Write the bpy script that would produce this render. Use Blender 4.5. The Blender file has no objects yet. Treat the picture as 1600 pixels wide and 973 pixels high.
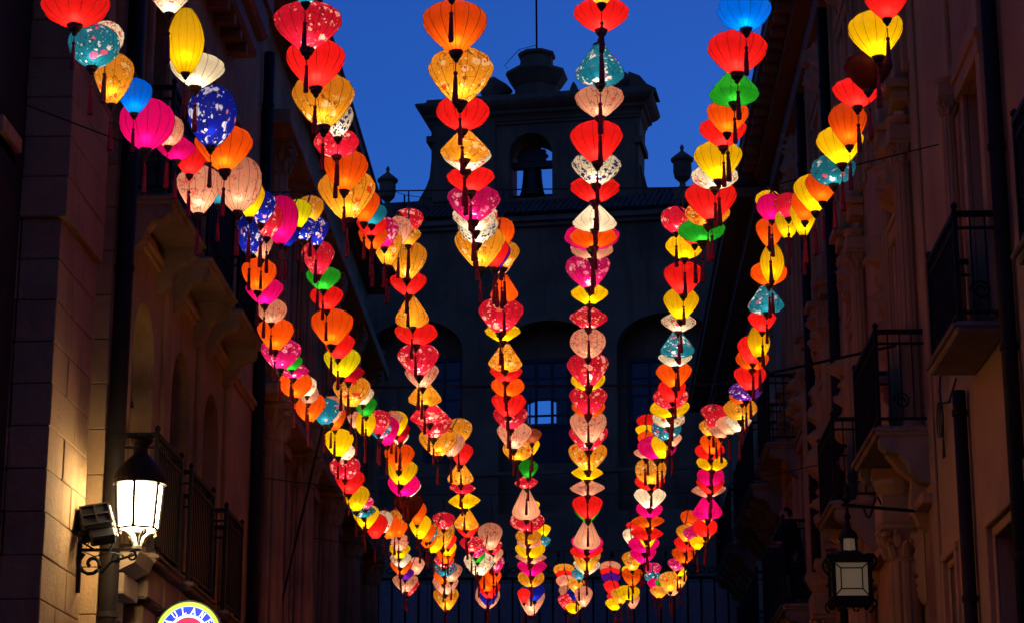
import bpy, bmesh, math, random
from mathutils import Vector, Matrix, noise
random.seed(11)
SC = bpy.context.scene
COL = SC.collection
R = math.radians
# ---------------------------------------------------------------- camera
F = 3422.0                                   # focal length in pixels of a 1600 px wide frame (77 mm lens)
CH = 1.6                                     # eye height
PIT = math.atan(933.5 / F); YAW = math.atan(125 / F * math.cos(PIT))
cam = bpy.data.cameras.new('camera'); co = bpy.data.objects.new('camera', cam); COL.objects.link(co)
cam.sensor_width = 36; cam.lens = F / 1600 * 36; cam.clip_start = .1; cam.clip_end = 2000
co.location = (0, 0, CH); co.rotation_euler = (math.pi / 2 + PIT, 0, YAW)
SC.camera = co
# ---------------------------------------------------------------- dusk sky
W = bpy.data.worlds.new('World'); SC.world = W; W.use_nodes = True
wn = W.node_tree
sky = wn.nodes.new('ShaderNodeTexSky'); sky.sky_type = 'NISHITA'; sky.sun_disc = False
sky.sun_elevation = R(-.6); sky.sun_rotation = R(32); sky.ozone_density = 5.6
wn.links.new(sky.outputs[0], wn.nodes['Background'].inputs[0])
wn.nodes['Background'].inputs[1].default_value = .81
SC.view_settings.view_transform = 'Standard'; SC.view_settings.look = 'None'
SC.view_settings.exposure = .3; SC.view_settings.gamma = 1; SC.view_settings.use_curve_mapping = False
SC.render.engine = 'CYCLES'
cy = SC.cycles
cy.use_denoising = True
cy.max_bounces = 6; cy.diffuse_bounces = 3; cy.glossy_bounces = 2; cy.transmission_bounces = 4; cy.transparent_max_bounces = 10
cy.sample_clamp_indirect = 3; cy.caustics_reflective = False; cy.caustics_refractive = False
BULB = 0.98                                   # watts of a bulb in a lantern 0.4 m wide
# ---------------------------------------------------------------- pixel helpers (where a thing stands at a given distance)
def slopes(px, py):
    u = (px - 800) / F; v = -(py - 486.5) / F
    y = math.cos(PIT) - math.sin(PIT) * v; z = math.sin(PIT) + math.cos(PIT) * v
    X = math.cos(YAW) * u - math.sin(YAW) * y; Y = math.sin(YAW) * u + math.cos(YAW) * y
    return X / Y, z / Y
def at(px, py, d): a, b = slopes(px, py); return Vector((a * d, d, b * d + CH))
def side(px, py, X): a, b = slopes(px, py); d = X / a; return Vector((X, d, b * d + CH))
# ---------------------------------------------------------------- mesh builder
class MB:
    def __init__(s): s.v = []; s.f = []; s.m = []; s.mi = 0
    def add(s, v, f):
        n = len(s.v); s.v += [Vector(p) for p in v]
        for q in f: s.f.append(tuple(i + n for i in q)); s.m.append(s.mi)
        return s
    def box(s, a, b):
        x0, y0, z0 = [min(p, q) for p, q in zip(a, b)]; x1, y1, z1 = [max(p, q) for p, q in zip(a, b)]
        return s.add([(x0,y0,z0),(x1,y0,z0),(x1,y1,z0),(x0,y1,z0),(x0,y0,z1),(x1,y0,z1),(x1,y1,z1),(x0,y1,z1)],
                     [(3,2,1,0),(4,5,6,7),(0,1,5,4),(1,2,6,5),(2,3,7,6),(3,0,4,7)])
    def cbox(s, a, b, c=.012):                # box with chamfered edges
        lo = [min(p, q) for p, q in zip(a, b)]; hi = [max(p, q) for p, q in zip(a, b)]
        c = min(c, min(h - l for h, l in zip(hi, lo)) * .45)
        bm = bmesh.new(); bmesh.ops.create_cube(bm, size=1)
        for v in bm.verts: v.co = [l + (h - l) * (q + .5) for l, h, q in zip(lo, hi, v.co)]
        bmesh.ops.bevel(bm, geom=bm.edges[:], offset=c, segments=1, affect='EDGES', profile=.5)
        return s.frombm(bm)
    def frombm(s, bm):
        bm.verts.index_update(); s.add([v.co.copy() for v in bm.verts], [[v.index for v in f.verts] for f in bm.faces]); bm.free(); return s
    def bar(s, p, q, w, h=None, up=(0, 0, 1)):
        p = Vector(p); q = Vector(q); h = h or w; d = (q - p).normalized()
        u = Vector(up)
        if abs(d.dot(u)) > .98: u = Vector((1, 0, 0))
        a = d.cross(u).normalized(); b = a.cross(d)
        v = [e + a * i * w / 2 + b * j * h / 2 for e in (p, q) for i, j in ((-1,-1),(1,-1),(1,1),(-1,1))]
        return s.add(v, [(3,2,1,0),(4,5,6,7),(0,1,5,4),(1,2,6,5),(2,3,7,6),(3,0,4,7)])
    def tube(s, pts, r, n=6, cap=True, rs=None):
        pts = [Vector(p) for p in pts]; vs = []; k = len(pts); ref = None
        for i, p in enumerate(pts):
            d = (pts[min(i + 1, k - 1)] - pts[max(i - 1, 0)]).normalized()
            if ref is None: ref = Vector((0, 0, 1)) if abs(d.z) < .9 else Vector((1, 0, 0))
            a = d.cross(ref).normalized(); b = d.cross(a).normalized(); ref = -(d.cross(a)) if False else ref
            if abs(d.dot(ref)) > .98: ref = Vector((1, 0, 0)) if abs(d.x) < .9 else Vector((0, 1, 0)); a = d.cross(ref).normalized(); b = d.cross(a).normalized()
            rr = rs[i] if rs else r
            vs += [p + (a * math.cos(t) + b * math.sin(t)) * rr for t in [2 * math.pi * j / n for j in range(n)]]
        f = [(i * n + j, i * n + (j + 1) % n, (i + 1) * n + (j + 1) % n, (i + 1) * n + j) for i in range(k - 1) for j in range(n)]
        if cap: f += [tuple(range(n))[::-1], tuple((k - 1) * n + j for j in range(n))]
        return s.add(vs, f)
    def lathe(s, prof, c=(0, 0, 0), n=16, a0=0, a1=2 * math.pi, fl=None, sx=1, sy=1):   # prof: (r, z)
        full = abs(a1 - a0 - 2 * math.pi) < 1e-4; m = n if full else n + 1; vs = []
        for r, z in prof:
            for j in range(m):
                t = a0 + (a1 - a0) * j / n; rr = r * (fl(t) if fl else 1)
                vs.append((c[0] + math.cos(t) * rr * sx, c[1] + math.sin(t) * rr * sy, c[2] + z))
        f = [(i * m + j, i * m + (j + 1) % m, (i + 1) * m + (j + 1) % m, (i + 1) * m + j) for i in range(len(prof) - 1) for j in range(n)]
        if full: f += [tuple(range(n))[::-1], tuple((len(prof) - 1) * n + j for j in range(n))]
        return s.add(vs, f)
    def prism(s, pts, fn, t):                 # closed outline extruded: fn(u, v, w) -> point, w from 0 to t
        n = len(pts); vs = [fn(u, v, 0) for u, v in pts] + [fn(u, v, t) for u, v in pts]
        return s.add(vs, [tuple(range(n)), tuple(range(2 * n - 1, n - 1, -1))] + [(i, i + n, (i + 1) % n + n, (i + 1) % n) for i in range(n)])
    def pierced(s, out, holes, fn, t):        # wall with openings that go right through
        bm = bmesh.new(); loops = []
        for lp in [out] + holes:
            vs = [bm.verts.new((u, v, 0)) for u, v in lp]
            loops.append(vs)
            for i in range(len(vs)): bm.edges.new((vs[i], vs[(i + 1) % len(vs)]))
        bmesh.ops.triangle_fill(bm, use_beauty=True, use_dissolve=False, edges=bm.edges[:])
        bm.verts.index_update()
        co_ = [v.co.copy() for v in bm.verts]; n = len(co_); tri = [[v.index for v in f.verts] for f in bm.faces]
        vs = [fn(c.x, c.y, 0) for c in co_] + [fn(c.x, c.y, t) for c in co_]
        f = [tuple(q) for q in tri] + [tuple(i + n for i in q[::-1]) for q in tri]
        for lp in loops:
            ids = [v.index for v in lp]
            f += [(ids[i], ids[(i + 1) % len(ids)], ids[(i + 1) % len(ids)] + n, ids[i] + n) for i in range(len(ids))]
        bm.free(); return s.add(vs, f)
    def build(s, name, m, parent=None, smooth=False, kind=None, shift=True):
        o0 = ORG.get(parent.name, Vector()) if (parent and shift) else Vector()
        me = bpy.data.meshes.new(name); me.from_pydata([v - o0 for v in s.v], [], s.f)
        bm = bmesh.new(); bm.from_mesh(me); bmesh.ops.recalc_face_normals(bm, faces=bm.faces[:]); bm.to_mesh(me); bm.free()
        ms = m if isinstance(m, list) else [m]
        for q in ms: me.materials.append(q)
        if len(ms) > 1: me.polygons.foreach_set('material_index', s.m)
        if smooth: me.polygons.foreach_set('use_smooth', [True] * len(me.polygons))
        return link(name, me, parent, kind, o0)
    def build_each(s, name, m, parent=None, smooth=False):   # one object for every loose piece
        n = len(s.v); p = list(range(n))
        def find(i):
            while p[i] != i: p[i] = p[p[i]]; i = p[i]
            return i
        for q in s.f:
            for i in q[1:]: p[find(i)] = find(q[0])
        gr = {}
        for q in s.f: gr.setdefault(find(q[0]), []).append(q)
        seen = {}
        for fs in gr.values():
            ids = sorted({i for q in fs for i in q}); mp = {i: k for k, i in enumerate(ids)}
            vs = [s.v[i] for i in ids]; c = sum(vs, Vector()) / len(vs)
            key = tuple(round(x, 3) for v in vs for x in (v - c))
            o0 = ORG.get(parent.name, Vector()) if parent else Vector()
            if key in seen: o = dup(seen[key], parent, c - o0)
            else:
                t = MB(); t.add([v - c for v in vs], [tuple(mp[i] for i in q) for q in fs]); o = t.build(name, m, parent, smooth, shift=False); o.location = c - o0; seen[key] = o
ORG = {}
def link(name, me, parent=None, kind=None, org=None):
    o = bpy.data.objects.new(name, me); COL.objects.link(o)
    if parent: o.parent = parent; ORG[o.name] = ORG.get(parent.name, Vector())
    if kind: o['kind'] = kind
    return o
def tag(o, label, cat, group=None):
    o['label'] = label; o['category'] = cat
    if group: o['group'] = group
    return o
def thing(name, label, cat, loc=(0, 0, 0), group=None, rotz=0):
    o = bpy.data.objects.new(name, None); COL.objects.link(o); o.empty_display_size = .1
    o.location = loc; o.rotation_euler = (0, 0, rotz); ORG[o.name] = Vector(loc) if rotz == 0 else Vector()
    return tag(o, label, cat, group)
def dup(o, parent, loc=None):                 # copy of a part sharing its mesh
    c = o.copy(); COL.objects.link(c); c.parent = parent
    if loc is not None: c.location = loc
    ORG[c.name] = ORG.get(parent.name, Vector())
    return c
def arch(cx, w, z0, zs, n=14, k=1.0):         # round-headed opening: centre, width, sill, springing
    return [(cx - w / 2, z0), (cx + w / 2, z0)] + [(cx + w / 2 * math.cos(t), zs + w / 2 * k * math.sin(t)) for t in [math.pi * i / n for i in range(n + 1)]]
def rect(a, b, z0, z1): return [(a, z0), (b, z0), (b, z1), (a, z1)]
# ---------------------------------------------------------------- materials
class NT:
    def __init__(s, name):
        s.m = bpy.data.materials.new(name); s.m.use_nodes = True; s.t = s.m.node_tree; s.t.nodes.clear(); s.out = s.n('ShaderNodeOutputMaterial')
    def n(s, ty, **kw):
        x = s.t.nodes.new(ty)
        for k, v in kw.items(): setattr(x, k, v)
        return x
    def l(s, a, b): s.t.links.new(a, b)
    def val(s, sock, v):
        if hasattr(v, 'is_output'): s.l(v, sock)
        elif isinstance(v, (tuple, list)): sock.default_value = (*v, 1) if len(v) == 3 and sock.type == 'RGBA' else v
        else: sock.default_value = v
    def math(s, op, a, b=0.0, c=0.0):
        x = s.n('ShaderNodeMath', operation=op); s.val(x.inputs[0], a); s.val(x.inputs[1], b); s.val(x.inputs[2], c); return x.outputs[0]
    def mix(s, f, a, b, mode='MIX'):
        x = s.n('ShaderNodeMix', data_type='RGBA', blend_type=mode); s.val(x.inputs[0], f); s.val(x.inputs[6], a); s.val(x.inputs[7], b); return x.outputs[2]
    def noise(s, vec, sc, det=4, rough=.55):
        x = s.n('ShaderNodeTexNoise'); s.l(vec, x.inputs['Vector']); x.inputs['Scale'].default_value = sc; x.inputs['Detail'].default_value = det; x.inputs['Roughness'].default_value = rough; return x.outputs['Fac']
    def step(s, x, a, b): 
        q = s.n('ShaderNodeMapRange', interpolation_type='SMOOTHSTEP'); s.val(q.inputs[0], x); q.inputs[1].default_value = a; q.inputs[2].default_value = b; return q.outputs[0]
def stone(name, col, dark=.55, sc=1.0, bump=.5, rough=.9, streak=.5):
    t = NT(name); g = t.n('ShaderNodeNewGeometry'); P = g.outputs['Position']
    a = t.noise(P, .7 * sc, 5); b = t.noise(P, 9 * sc, 6, .65)
    mp = t.n('ShaderNodeMapping'); t.l(P, mp.inputs[0]); mp.inputs['Scale'].default_value = (1, 1, .09)
    st = t.noise(mp.outputs[0], 3.2 * sc, 4, .6)
    oi = t.n('ShaderNodeObjectInfo')
    c = t.mix(t.step(a, .35, .7), col, tuple(x * dark for x in col))
    c = t.mix(t.math('MULTIPLY', t.step(st, .5, .72), streak), c, tuple(x * .35 for x in col))
    c = t.mix(t.math('MULTIPLY', t.step(b, .5, .75), .35), c, tuple(min(1, x * 1.25) for x in col))
    c = t.mix(t.math('MULTIPLY', oi.outputs['Random'], .3), c, tuple(x * .6 for x in col))
    bs = t.n('ShaderNodeBsdfPrincipled'); t.l(c, bs.inputs['Base Color']); bs.inputs['Roughness'].default_value = rough
    bp = t.n('ShaderNodeBump'); bp.inputs['Strength'].default_value = bump; bp.inputs['Distance'].default_value = .02
    t.l(t.math('ADD', b, t.math('MULTIPLY', a, .6)), bp.inputs['Height']); t.l(bp.outputs[0], bs.inputs['Normal'])
    t.l(bs.outputs[0], t.out.inputs[0]); return t.m
def plain(name, col, rough=.5, metal=0, bump=0, var=.25):
    t = NT(name); g = t.n('ShaderNodeNewGeometry')
    a = t.noise(g.outputs['Position'], 6, 4)
    c = t.mix(t.math('MULTIPLY', t.step(a, .35, .7), var * 2), col, tuple(x * .5 for x in col))
    bs = t.n('ShaderNodeBsdfPrincipled'); t.l(c, bs.inputs['Base Color']); bs.inputs['Roughness'].default_value = rough; bs.inputs['Metallic'].default_value = metal
    if bump:
        bp = t.n('ShaderNodeBump'); bp.inputs['Strength'].default_value = bump; bp.inputs['Distance'].default_value = .01
        t.l(t.noise(g.outputs['Position'], 30, 3), bp.inputs['Height']); t.l(bp.outputs[0], bs.inputs['Normal'])
    t.l(bs.outputs[0], t.out.inputs[0]); return t.m
def glow(name, col, strength, base=(.8, .8, .8)):
    t = NT(name); bs = t.n('ShaderNodeBsdfPrincipled'); bs.inputs['Base Color'].default_value = (*base, 1); bs.inputs['Roughness'].default_value = .4
    bs.inputs['Emission Color'].default_value = (*col, 1); bs.inputs['Emission Strength'].default_value = strength
    t.l(bs.outputs[0], t.out.inputs[0]); return t.m
def glass(name, tint=(.9, .95, 1), gl=.03):
    t = NT(name); a = t.n('ShaderNodeBsdfTransparent'); a.inputs[0].default_value = (*tint, 1); b = t.n('ShaderNodeBsdfGlossy'); b.inputs['Roughness'].default_value = .05
    x = t.n('ShaderNodeMixShader'); x.inputs[0].default_value = gl; t.l(a.outputs[0], x.inputs[1]); t.l(b.outputs[0], x.inputs[2]); t.l(x.outputs[0], t.out.inputs[0]); return t.m
def dull(m, v=.15):
    for n_ in m.node_tree.nodes:
        if n_.type == 'BSDF_PRINCIPLED': n_.inputs['Specular IOR Level'].default_value = v
    return m
M = dict(
    sand=stone('sandstone', (.52, .31, .12)), sand2=stone('weathered_sandstone', (.60, .37, .17), sc=1.4), rose=stone('rose_sandstone', (.58, .31, .12), streak=.25, dark=.75),
    grey=stone('sooty_stone', (.36, .21, .10), bump=.7), slab=stone('balcony_stone', (.38, .26, .15), sc=2), block=stone('ashlar_stone', (.50, .31, .14), sc=1.3, streak=.45, dark=.6, bump=.9),
    iron=dull(plain('black_iron', (.014, .011, .010), .6)), pipe=dull(plain('painted_pipe', (.022, .016, .013), .6)), shutter=plain('dark_wood_shutter', (.05, .032, .024), .6),
    blind=plain('grey_shutter', (.075, .07, .055), .7), dark=plain('dark_interior', (.02, .018, .017), .9), tile=stone('roof_tile', (.20, .10, .06), sc=3), pave=stone('paving', (.2, .18, .16), sc=2),
    wood=plain('turned_wood', (.10, .045, .022), .5), tassel=plain('maroon_silk_thread', (.34, .012, .03), .8), cord=plain('black_cord', (.012, .01, .012), .6), rib=plain('bamboo_rib', (.10, .03, .012), .7),
    eave=plain('eave_timber', (.30, .15, .07), .75), bronze=plain('bell_bronze', (.06, .05, .03), .5, .6), panel=plain('grey_metal_sheet', (.55, .50, .46), .6),
    glass=glass('window_glass'), frame=plain('painted_window_frame', (.05, .045, .045), .6), black=plain('black_plastic', (.02, .02, .02), .4))
# ================================================================ ground
MB().box((-60, -40, -.3), (60, 140, 0)).build('ground', M['pave'], kind='structure')
MB().box((-3.9, -30, 0), (2.6, 54, .004)).build('road', plain('asphalt', (.05, .05, .05), .85, bump=.4), kind='structure')
for n_, a, b in (('pavement', -5.6, -3.9), ('pavement', 2.6, 4.1)):
    MB().box((a, -30, 0), (b, 54, .13)).build(n_, M['pave'], kind='structure')
# ================================================================ first building on the lamp side
L1 = thing('stone_building', 'sandstone building with arched windows behind the lit wall lamp', 'building', (-5.2, 21, 0))
XL = -5.2
yz = lambda X, s=-1: (lambda u, v, w: (X + s * w, u, v))
wy = (24.78, 27.17, 29.5)
holes = [arch(y, 1.24, 5.42, 7.88) for y in wy] + [rect(y - .5, y + .5, 9.65, 12.4) for y in wy] + [rect(y - .45, y + .45, .2, 3.1) for y in wy]
MB().pierced(rect(23.3, 33, 0, 15.2), holes, yz(XL), .5).build('wall', M['sand'], L1)
MB().box((XL - .5, 23.32, 0), (XL - 7, 23.45, 15.2)).box((XL - 7, 23.32, 0), (XL - 6.8, 33, 15.2)).box((XL - .5, 32.8, 0), (XL - 7, 33, 15.2)).build('side_wall', M['sand'], L1)
for y in wy:
    w = MB().prism(arch(y, 1.22, 5.43, 7.88), yz(XL - .26), .04).build('arched_window', M['blind'], L1)
    MB().bar((XL - .24, y, 5.45), (XL - .24, y, 8.6), .05).bar((XL - .24, y - .58, 7.4), (XL - .24, y + .58, 7.4), .05).build('mullion', M['frame'], w)
    w = MB().box((XL - .32, y - .49, 9.66), (XL - .28, y + .49, 12.39)).build('window', M['shutter'], L1)
    m = MB()
    for k in range(2):
        for j in range(3): m.cbox((XL - .28, y - .44 + k * .46, 9.72 + j * .9), (XL - .25, y - .02 + k * .46, 10.54 + j * .9), .02)
    m.build('shutter_panel', M['shutter'], w)
    m = MB()
    for a in (-.62, .5): m.cbox((XL, y + a, 9.62), (XL + .07, y + a + .12, 12.4))
    m.cbox((XL, y - .68, 12.4), (XL + .12, y + .68, 12.58)).cbox((XL, y - .75, 12.58), (XL + .2, y + .75, 12.68))
    m.build('window_surround', M['sand2'], L1)
MB().cbox((XL, 23.31, 9.12), (XL + .09, 33, 9.2)).cbox((XL, 23.31, 9.05), (XL + .05, 33, 9.12)).build('string_course', M['sand2'], L1)
MB().box((XL, 23.35, 5.3), (XL + .05, 33, 5.42)).build('sill_course', M['sand2'], L1)
# flat strips that frame the arches
m = MB()
for y in (25.98, 28.33, 30.6): m.cbox((XL, y - .16, 5.45), (XL + .06, y + .16, 9.05))
m.build_each('pilaster_strip', M['sand'], L1)
# eave and cornice with brackets
MB().box((XL + .55, 18, 14.5), (XL - 7, 30.4, 15.08)).cbox((XL + .5, 18, 14.05), (XL - .4, 30.3, 14.5), .06).cbox((XL + .36, 18, 13.75), (XL - .4, 30.2, 14.05), .05).build('eave', M['eave'], L1)
m = MB()
for i in range(18): m.cbox((XL + .3, 20.2 + i * .55, 13.6), (XL, 20.34 + i * .55, 13.745))
m.build_each('rafter_end', M['eave'], L1)
m = MB()
m.add([(XL + .6, 20, 15.08), (XL + .6, 30.5, 15.08), (XL - 7, 30.5, 17.4), (XL - 7, 20, 17.4), (XL + .6, 20, 15.18), (XL + .6, 30.5, 15.18), (XL - 7, 30.5, 17.5), (XL - 7, 20, 17.5)],
      [(3,2,1,0),(4,5,6,7),(0,1,5,4),(1,2,6,5),(2,3,7,6),(3,0,4,7)]).build('roof', M['tile'], L1)
# ashlar pier lit by the lamp: every stone an object
cA = side(82, 600, XL).y; cB = 22.2
blk = {}
def ashlar(x0, x1, y0, y1, z0, z1, parent, mat='block'):
    g = .0035
    key = (round(x1 - x0, 3), round(y1 - y0, 3), round(z1 - z0, 3))
    if key not in blk:
        o = MB().cbox((-(x1 - x0) / 2 + g, -(y1 - y0) / 2 + g, -(z1 - z0) / 2 + g), ((x1 - x0) / 2 - g, (y1 - y0) / 2 - g, (z1 - z0) / 2 - g), .009).build('stone_block', M[mat], parent, shift=False)
        blk[key] = o
    else: o = dup(blk[key], parent)
    j = random.uniform(-.006, .006)
    o.location = Vector(((x0 + x1) / 2 + j, (y0 + y1) / 2, (z0 + z1) / 2)) - ORG[parent.name]; o.parent = parent
    return o
MB().box((XL - 1.5, cA + .05, 0), (XL - .03, cB - .03, 15)).box((XL - 1.5, cB, 0), (XL - .42, 23.29, 15)).box((XL - 6, 17, 0), (XL - .42, cA + .2, 15)).build('pier_core', M['dark'], L1)
z = 3.6; i = 0
while z < 14.2:
    up = .06 if z > 8.0 else 0
    sp = cA + (.62 if i % 2 else 1.02)
    ashlar(XL - .4 - up * .3, XL + up, cA - up, sp, z, z + .42, L1)
    ashlar(XL - .4, XL + up, sp, cB, z, z + .42, L1)
    ashlar(XL - 1.0, XL - .41, cA - .02, cA + .35, z, z + .42, L1) if i % 2 == 0 else ashlar(XL - 1.2, XL - .41, cA - .02, cA + .35, z, z + .42, L1)
    z += .42; i += 1
z = 3.6
while z < 14.2:
    ashlar(XL - .55, XL - .16, 22.22, 22.92, z, z + .5, L1, 'block'); ashlar(XL - .45, XL + .0, 22.94, 23.29, z, z + .5, L1, 'block'); z += .5
# reeded pilaster at the near corner with its ledge
m = MB()
for i in range(6):
    m.tube([(XL - .47 - i * .085, cA - .55 + i * .02, 0), (XL - .47 - i * .085, cA - .55 + i * .02, 14)], .04, 8)
m.box((XL - .43, cA - .5, 0), (XL - 1.2, cA - .1, 14.1))
m.build('reeded_pilaster', M['sand2'], L1, smooth=False)
zl = at(20, 225, cA - .6).z
MB().cbox((XL - .36, cA - 1.0, zl), (XL - 1.2, cA - .3, zl + .16)).cbox((XL - .42, cA - .9, zl - .12), (XL - 1.2, cA - .3, zl)).build('ledge', M['sand2'], L1)
# drainpipe
def drainpipe(x, y, z0, z1, parent, r=.075):
    p = MB().tube([(x, y, z0), (x, y, z1)], r, 12).build('drainpipe', M['pipe'], parent, smooth=True)
    m = MB(); z = z0 + .8
    while z < z1: m.lathe([(r + .012, -.03), (r + .012, .03)], (x, y, z), 12); z += 1.9
    m.build_each('pipe_collar', M['pipe'], p)
drainpipe(XL + .12, 22.98, 0, 13.7, L1, .1)
drainpipe(XL + .1, 33.05, 0, 15, L1, .09)
# ---------------------------------------------------------------- balconies
def balcony(parent, X, s, proj, d0, d1, zs, hr, brackets=True, solid=False, th=.12, scroll=True):
    # X wall plane, s = direction away from the wall, zs = top of the slab
    Xo = X + s * proj
    b = MB()
    b.cbox((X, d0, zs - th), (Xo, d1, zs), .02).cbox((X, d0 - .03, zs - th * .55), (Xo + s * .04, d1 + .03, zs - th * .2), .015)
    sl = b.build('balcony', M['slab'], parent)
    r = MB(); e = .05
    a = Xo - s * e
    pts = [(X, d0 + e), (a, d0 + e), (a, d1 - e), (X, d1 - e)]
    for z, w in ((zs + hr, .05), (zs + .09, .03), (zs + hr - .14, .025)):
        for p, q in zip(pts, pts[1:]): r.bar((*p, z), (*q, z), w)
    for p in pts[1:3]: r.bar((*p, zs), (*p, zs + hr + .04), .045); r.lathe([(.0, .0), (.035, .03), (.03, .06), (0, .09)], (*p, zs + hr + .03), 8)
    r.build('railing', M['iron'], sl); r = MB()
    for p, q in zip(pts, pts[1:]):
        L = math.dist(p, q); n = max(3, int(L / .115))
        for i in range(1, n):
            t = i / n; x = p[0] + (q[0] - p[0]) * t; y = p[1] + (q[1] - p[1]) * t
            r.bar((x, y, zs + .09), (x, y, zs + hr - .02), .016)
        if scroll:
            n2 = max(1, int(L / .34))
            for i in range(n2):
                t = (i + .5) / n2; x = p[0] + (q[0] - p[0]) * t; y = p[1] + (q[1] - p[1]) * t
                dx, dy = (q[0] - p[0]) / L, (q[1] - p[1]) / L
                r.tube([(x + dx * .1 * math.cos(k * .7) * (1 - k * .05), y + dy * .1 * math.cos(k * .7) * (1 - k * .05), zs + .3 + .1 * math.sin(k * .7) * (1 - k * .05)) for k in range(15)], .011, 4)
    r.build('railing_bars', M['iron'], sl, kind='stuff')
    if solid:
        MB().box((a - s * .012, d0 + .1, zs + .1), (a - s * .02, d1 - .1, zs + hr - .15)).build('backing_sheet', M['black'], sl)
    if brackets:
        n = max(2, int((d1 - d0) / .9))
        for i in range(n):
            y = d0 + .14 + (d1 - d0 - .28) * i / (n - 1)
            prof = [(0, 0), (proj * .92, 0), (proj * .92, -.1), (proj * .8, -.17), (proj * .55, -.2), (proj * .4, -.3), (proj * .35, -.42), (proj * .15, -.52), (0, -.55)]
            k = MB().prism(prof, lambda u, v, w: (X + s * u, y - .11 + w, zs - th + v), .22)
            k.lathe([(.06, -.02), (.06, .24)], (0, 0, 0), 10)
            for q in k.v[-20:]: q.xyz = Vector((X + s * proj * .78 + q.x, y - .11 + q.z, zs - th - .1 + q.y))
            k.build('bracket', M['slab'], parent)
    return sl
for (d0, d1) in ((23.6, 25.6), (26.1, 28.1), (28.55, 30.5)):
    balcony(L1, XL, 1, .5, d0, d1, 9.48, 1.3, solid=True)
for (d0, d1, X) in ((23.85, 25.45, .43), (26.0, 27.7, .43), (28.65, 30.1, .43)):
    balcony(L1, XL, 1, X, d0, d1, 5.4, 1.33, brackets=False, solid=True, scroll=False)
# moulded corbel under the first low balcony and the rusticated arches under the others
m = MB()
m.cbox((XL + .02, 23.02, 5.26), (XL + .42, 23.8, 5.31)).prism([(0, 5.26), (.40, 5.26), (.36, 5.16), (.2, 5.08), (0, 5.07)], lambda u, v, w: (XL + .02 + u, 22.98 + w, v), .8)
m.cbox((XL, 23.04, 4.83), (XL + .26, 23.8, 5.06)).cbox((XL, 23.1, 4.6), (XL + .12, 23.75, 4.82))
m.build('corbel', M['slab'], L1)
for i in range(8):
    y = 23.9 + i * .98
    for j in range(3):
        o = MB().cbox((XL, y + (j % 2) * .2, 4.9 - j * .42), (XL + .34 - j * .08, y + .92 + (j % 2) * .04, 5.28 - j * .42), .03).build('voussoir_stone', M['slab'], L1)
# ================================================================ second building on the lamp side, carved and fluted
L2 = thing('carved_building', 'carved stone palace with fluted half columns beyond the arched windows', 'building', (-5.2, 42, 0))
hol = [rect(y - .55, y + .55, z0, z1) for y in (36.1, 40.1, 44.1, 48.0) for z0, z1 in ((6.2, 9.0), (10.4, 13.0))]
MB().pierced(rect(33.2, 51, 0, 16.1), hol, yz(XL - .08), .5).build('wall', M['sand2'], L2)
MB().box((XL - .6, 33.2, 0), (XL - 7, 33.35, 16.1)).box((XL - .6, 50.85, 0), (XL - 7, 51, 16.1)).box((XL - 7, 33.2, 0), (XL - 6.8, 51, 16.1)).build('side_wall', M['sand2'], L2)
for y in (36.1, 40.1, 44.1, 48.0):
    for z0, z1 in ((6.2, 9.0), (10.4, 13.0)):
        w = MB().box((XL - .38, y - .54, z0 + .01), (XL - .34, y + .54, z1 - .01)).build('window', M['shutter'], L2)
        m = MB()
        for k in range(2): m.cbox((XL - .34, y - .47 + k * .5, z0 + .1), (XL - .31, y - .04 + k * .5, z1 - .12), .02)
        m.build('shutter_panel', M['shutter'], w)
        m = MB().cbox((XL - .08, y - .75, z0 - .16), (XL + .1, y + .75, z0 - .02)).cbox((XL - .08, y - .72, z1), (XL + .12, y + .72, z1 + .2))
        m.cbox((XL - .08, y - .7, z0), (XL, y - .56, z1)).cbox((XL - .08, y + .56, z0), (XL, y + .7, z1))
        m.prism([(-.75, 0), (.75, 0), (.45, .2), (.2, .42), (0, .5), (-.2, .42), (-.45, .2)], lambda u, v, ww: (XL - .08 + ww, y + u, z1 + .2 + v), .14)
        m.build('window_surround', M['sand2'], L2)
flute = lambda nf, dep=.06: (lambda t: 1 - dep * max(0, math.cos(t * nf)) ** .7)
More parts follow.
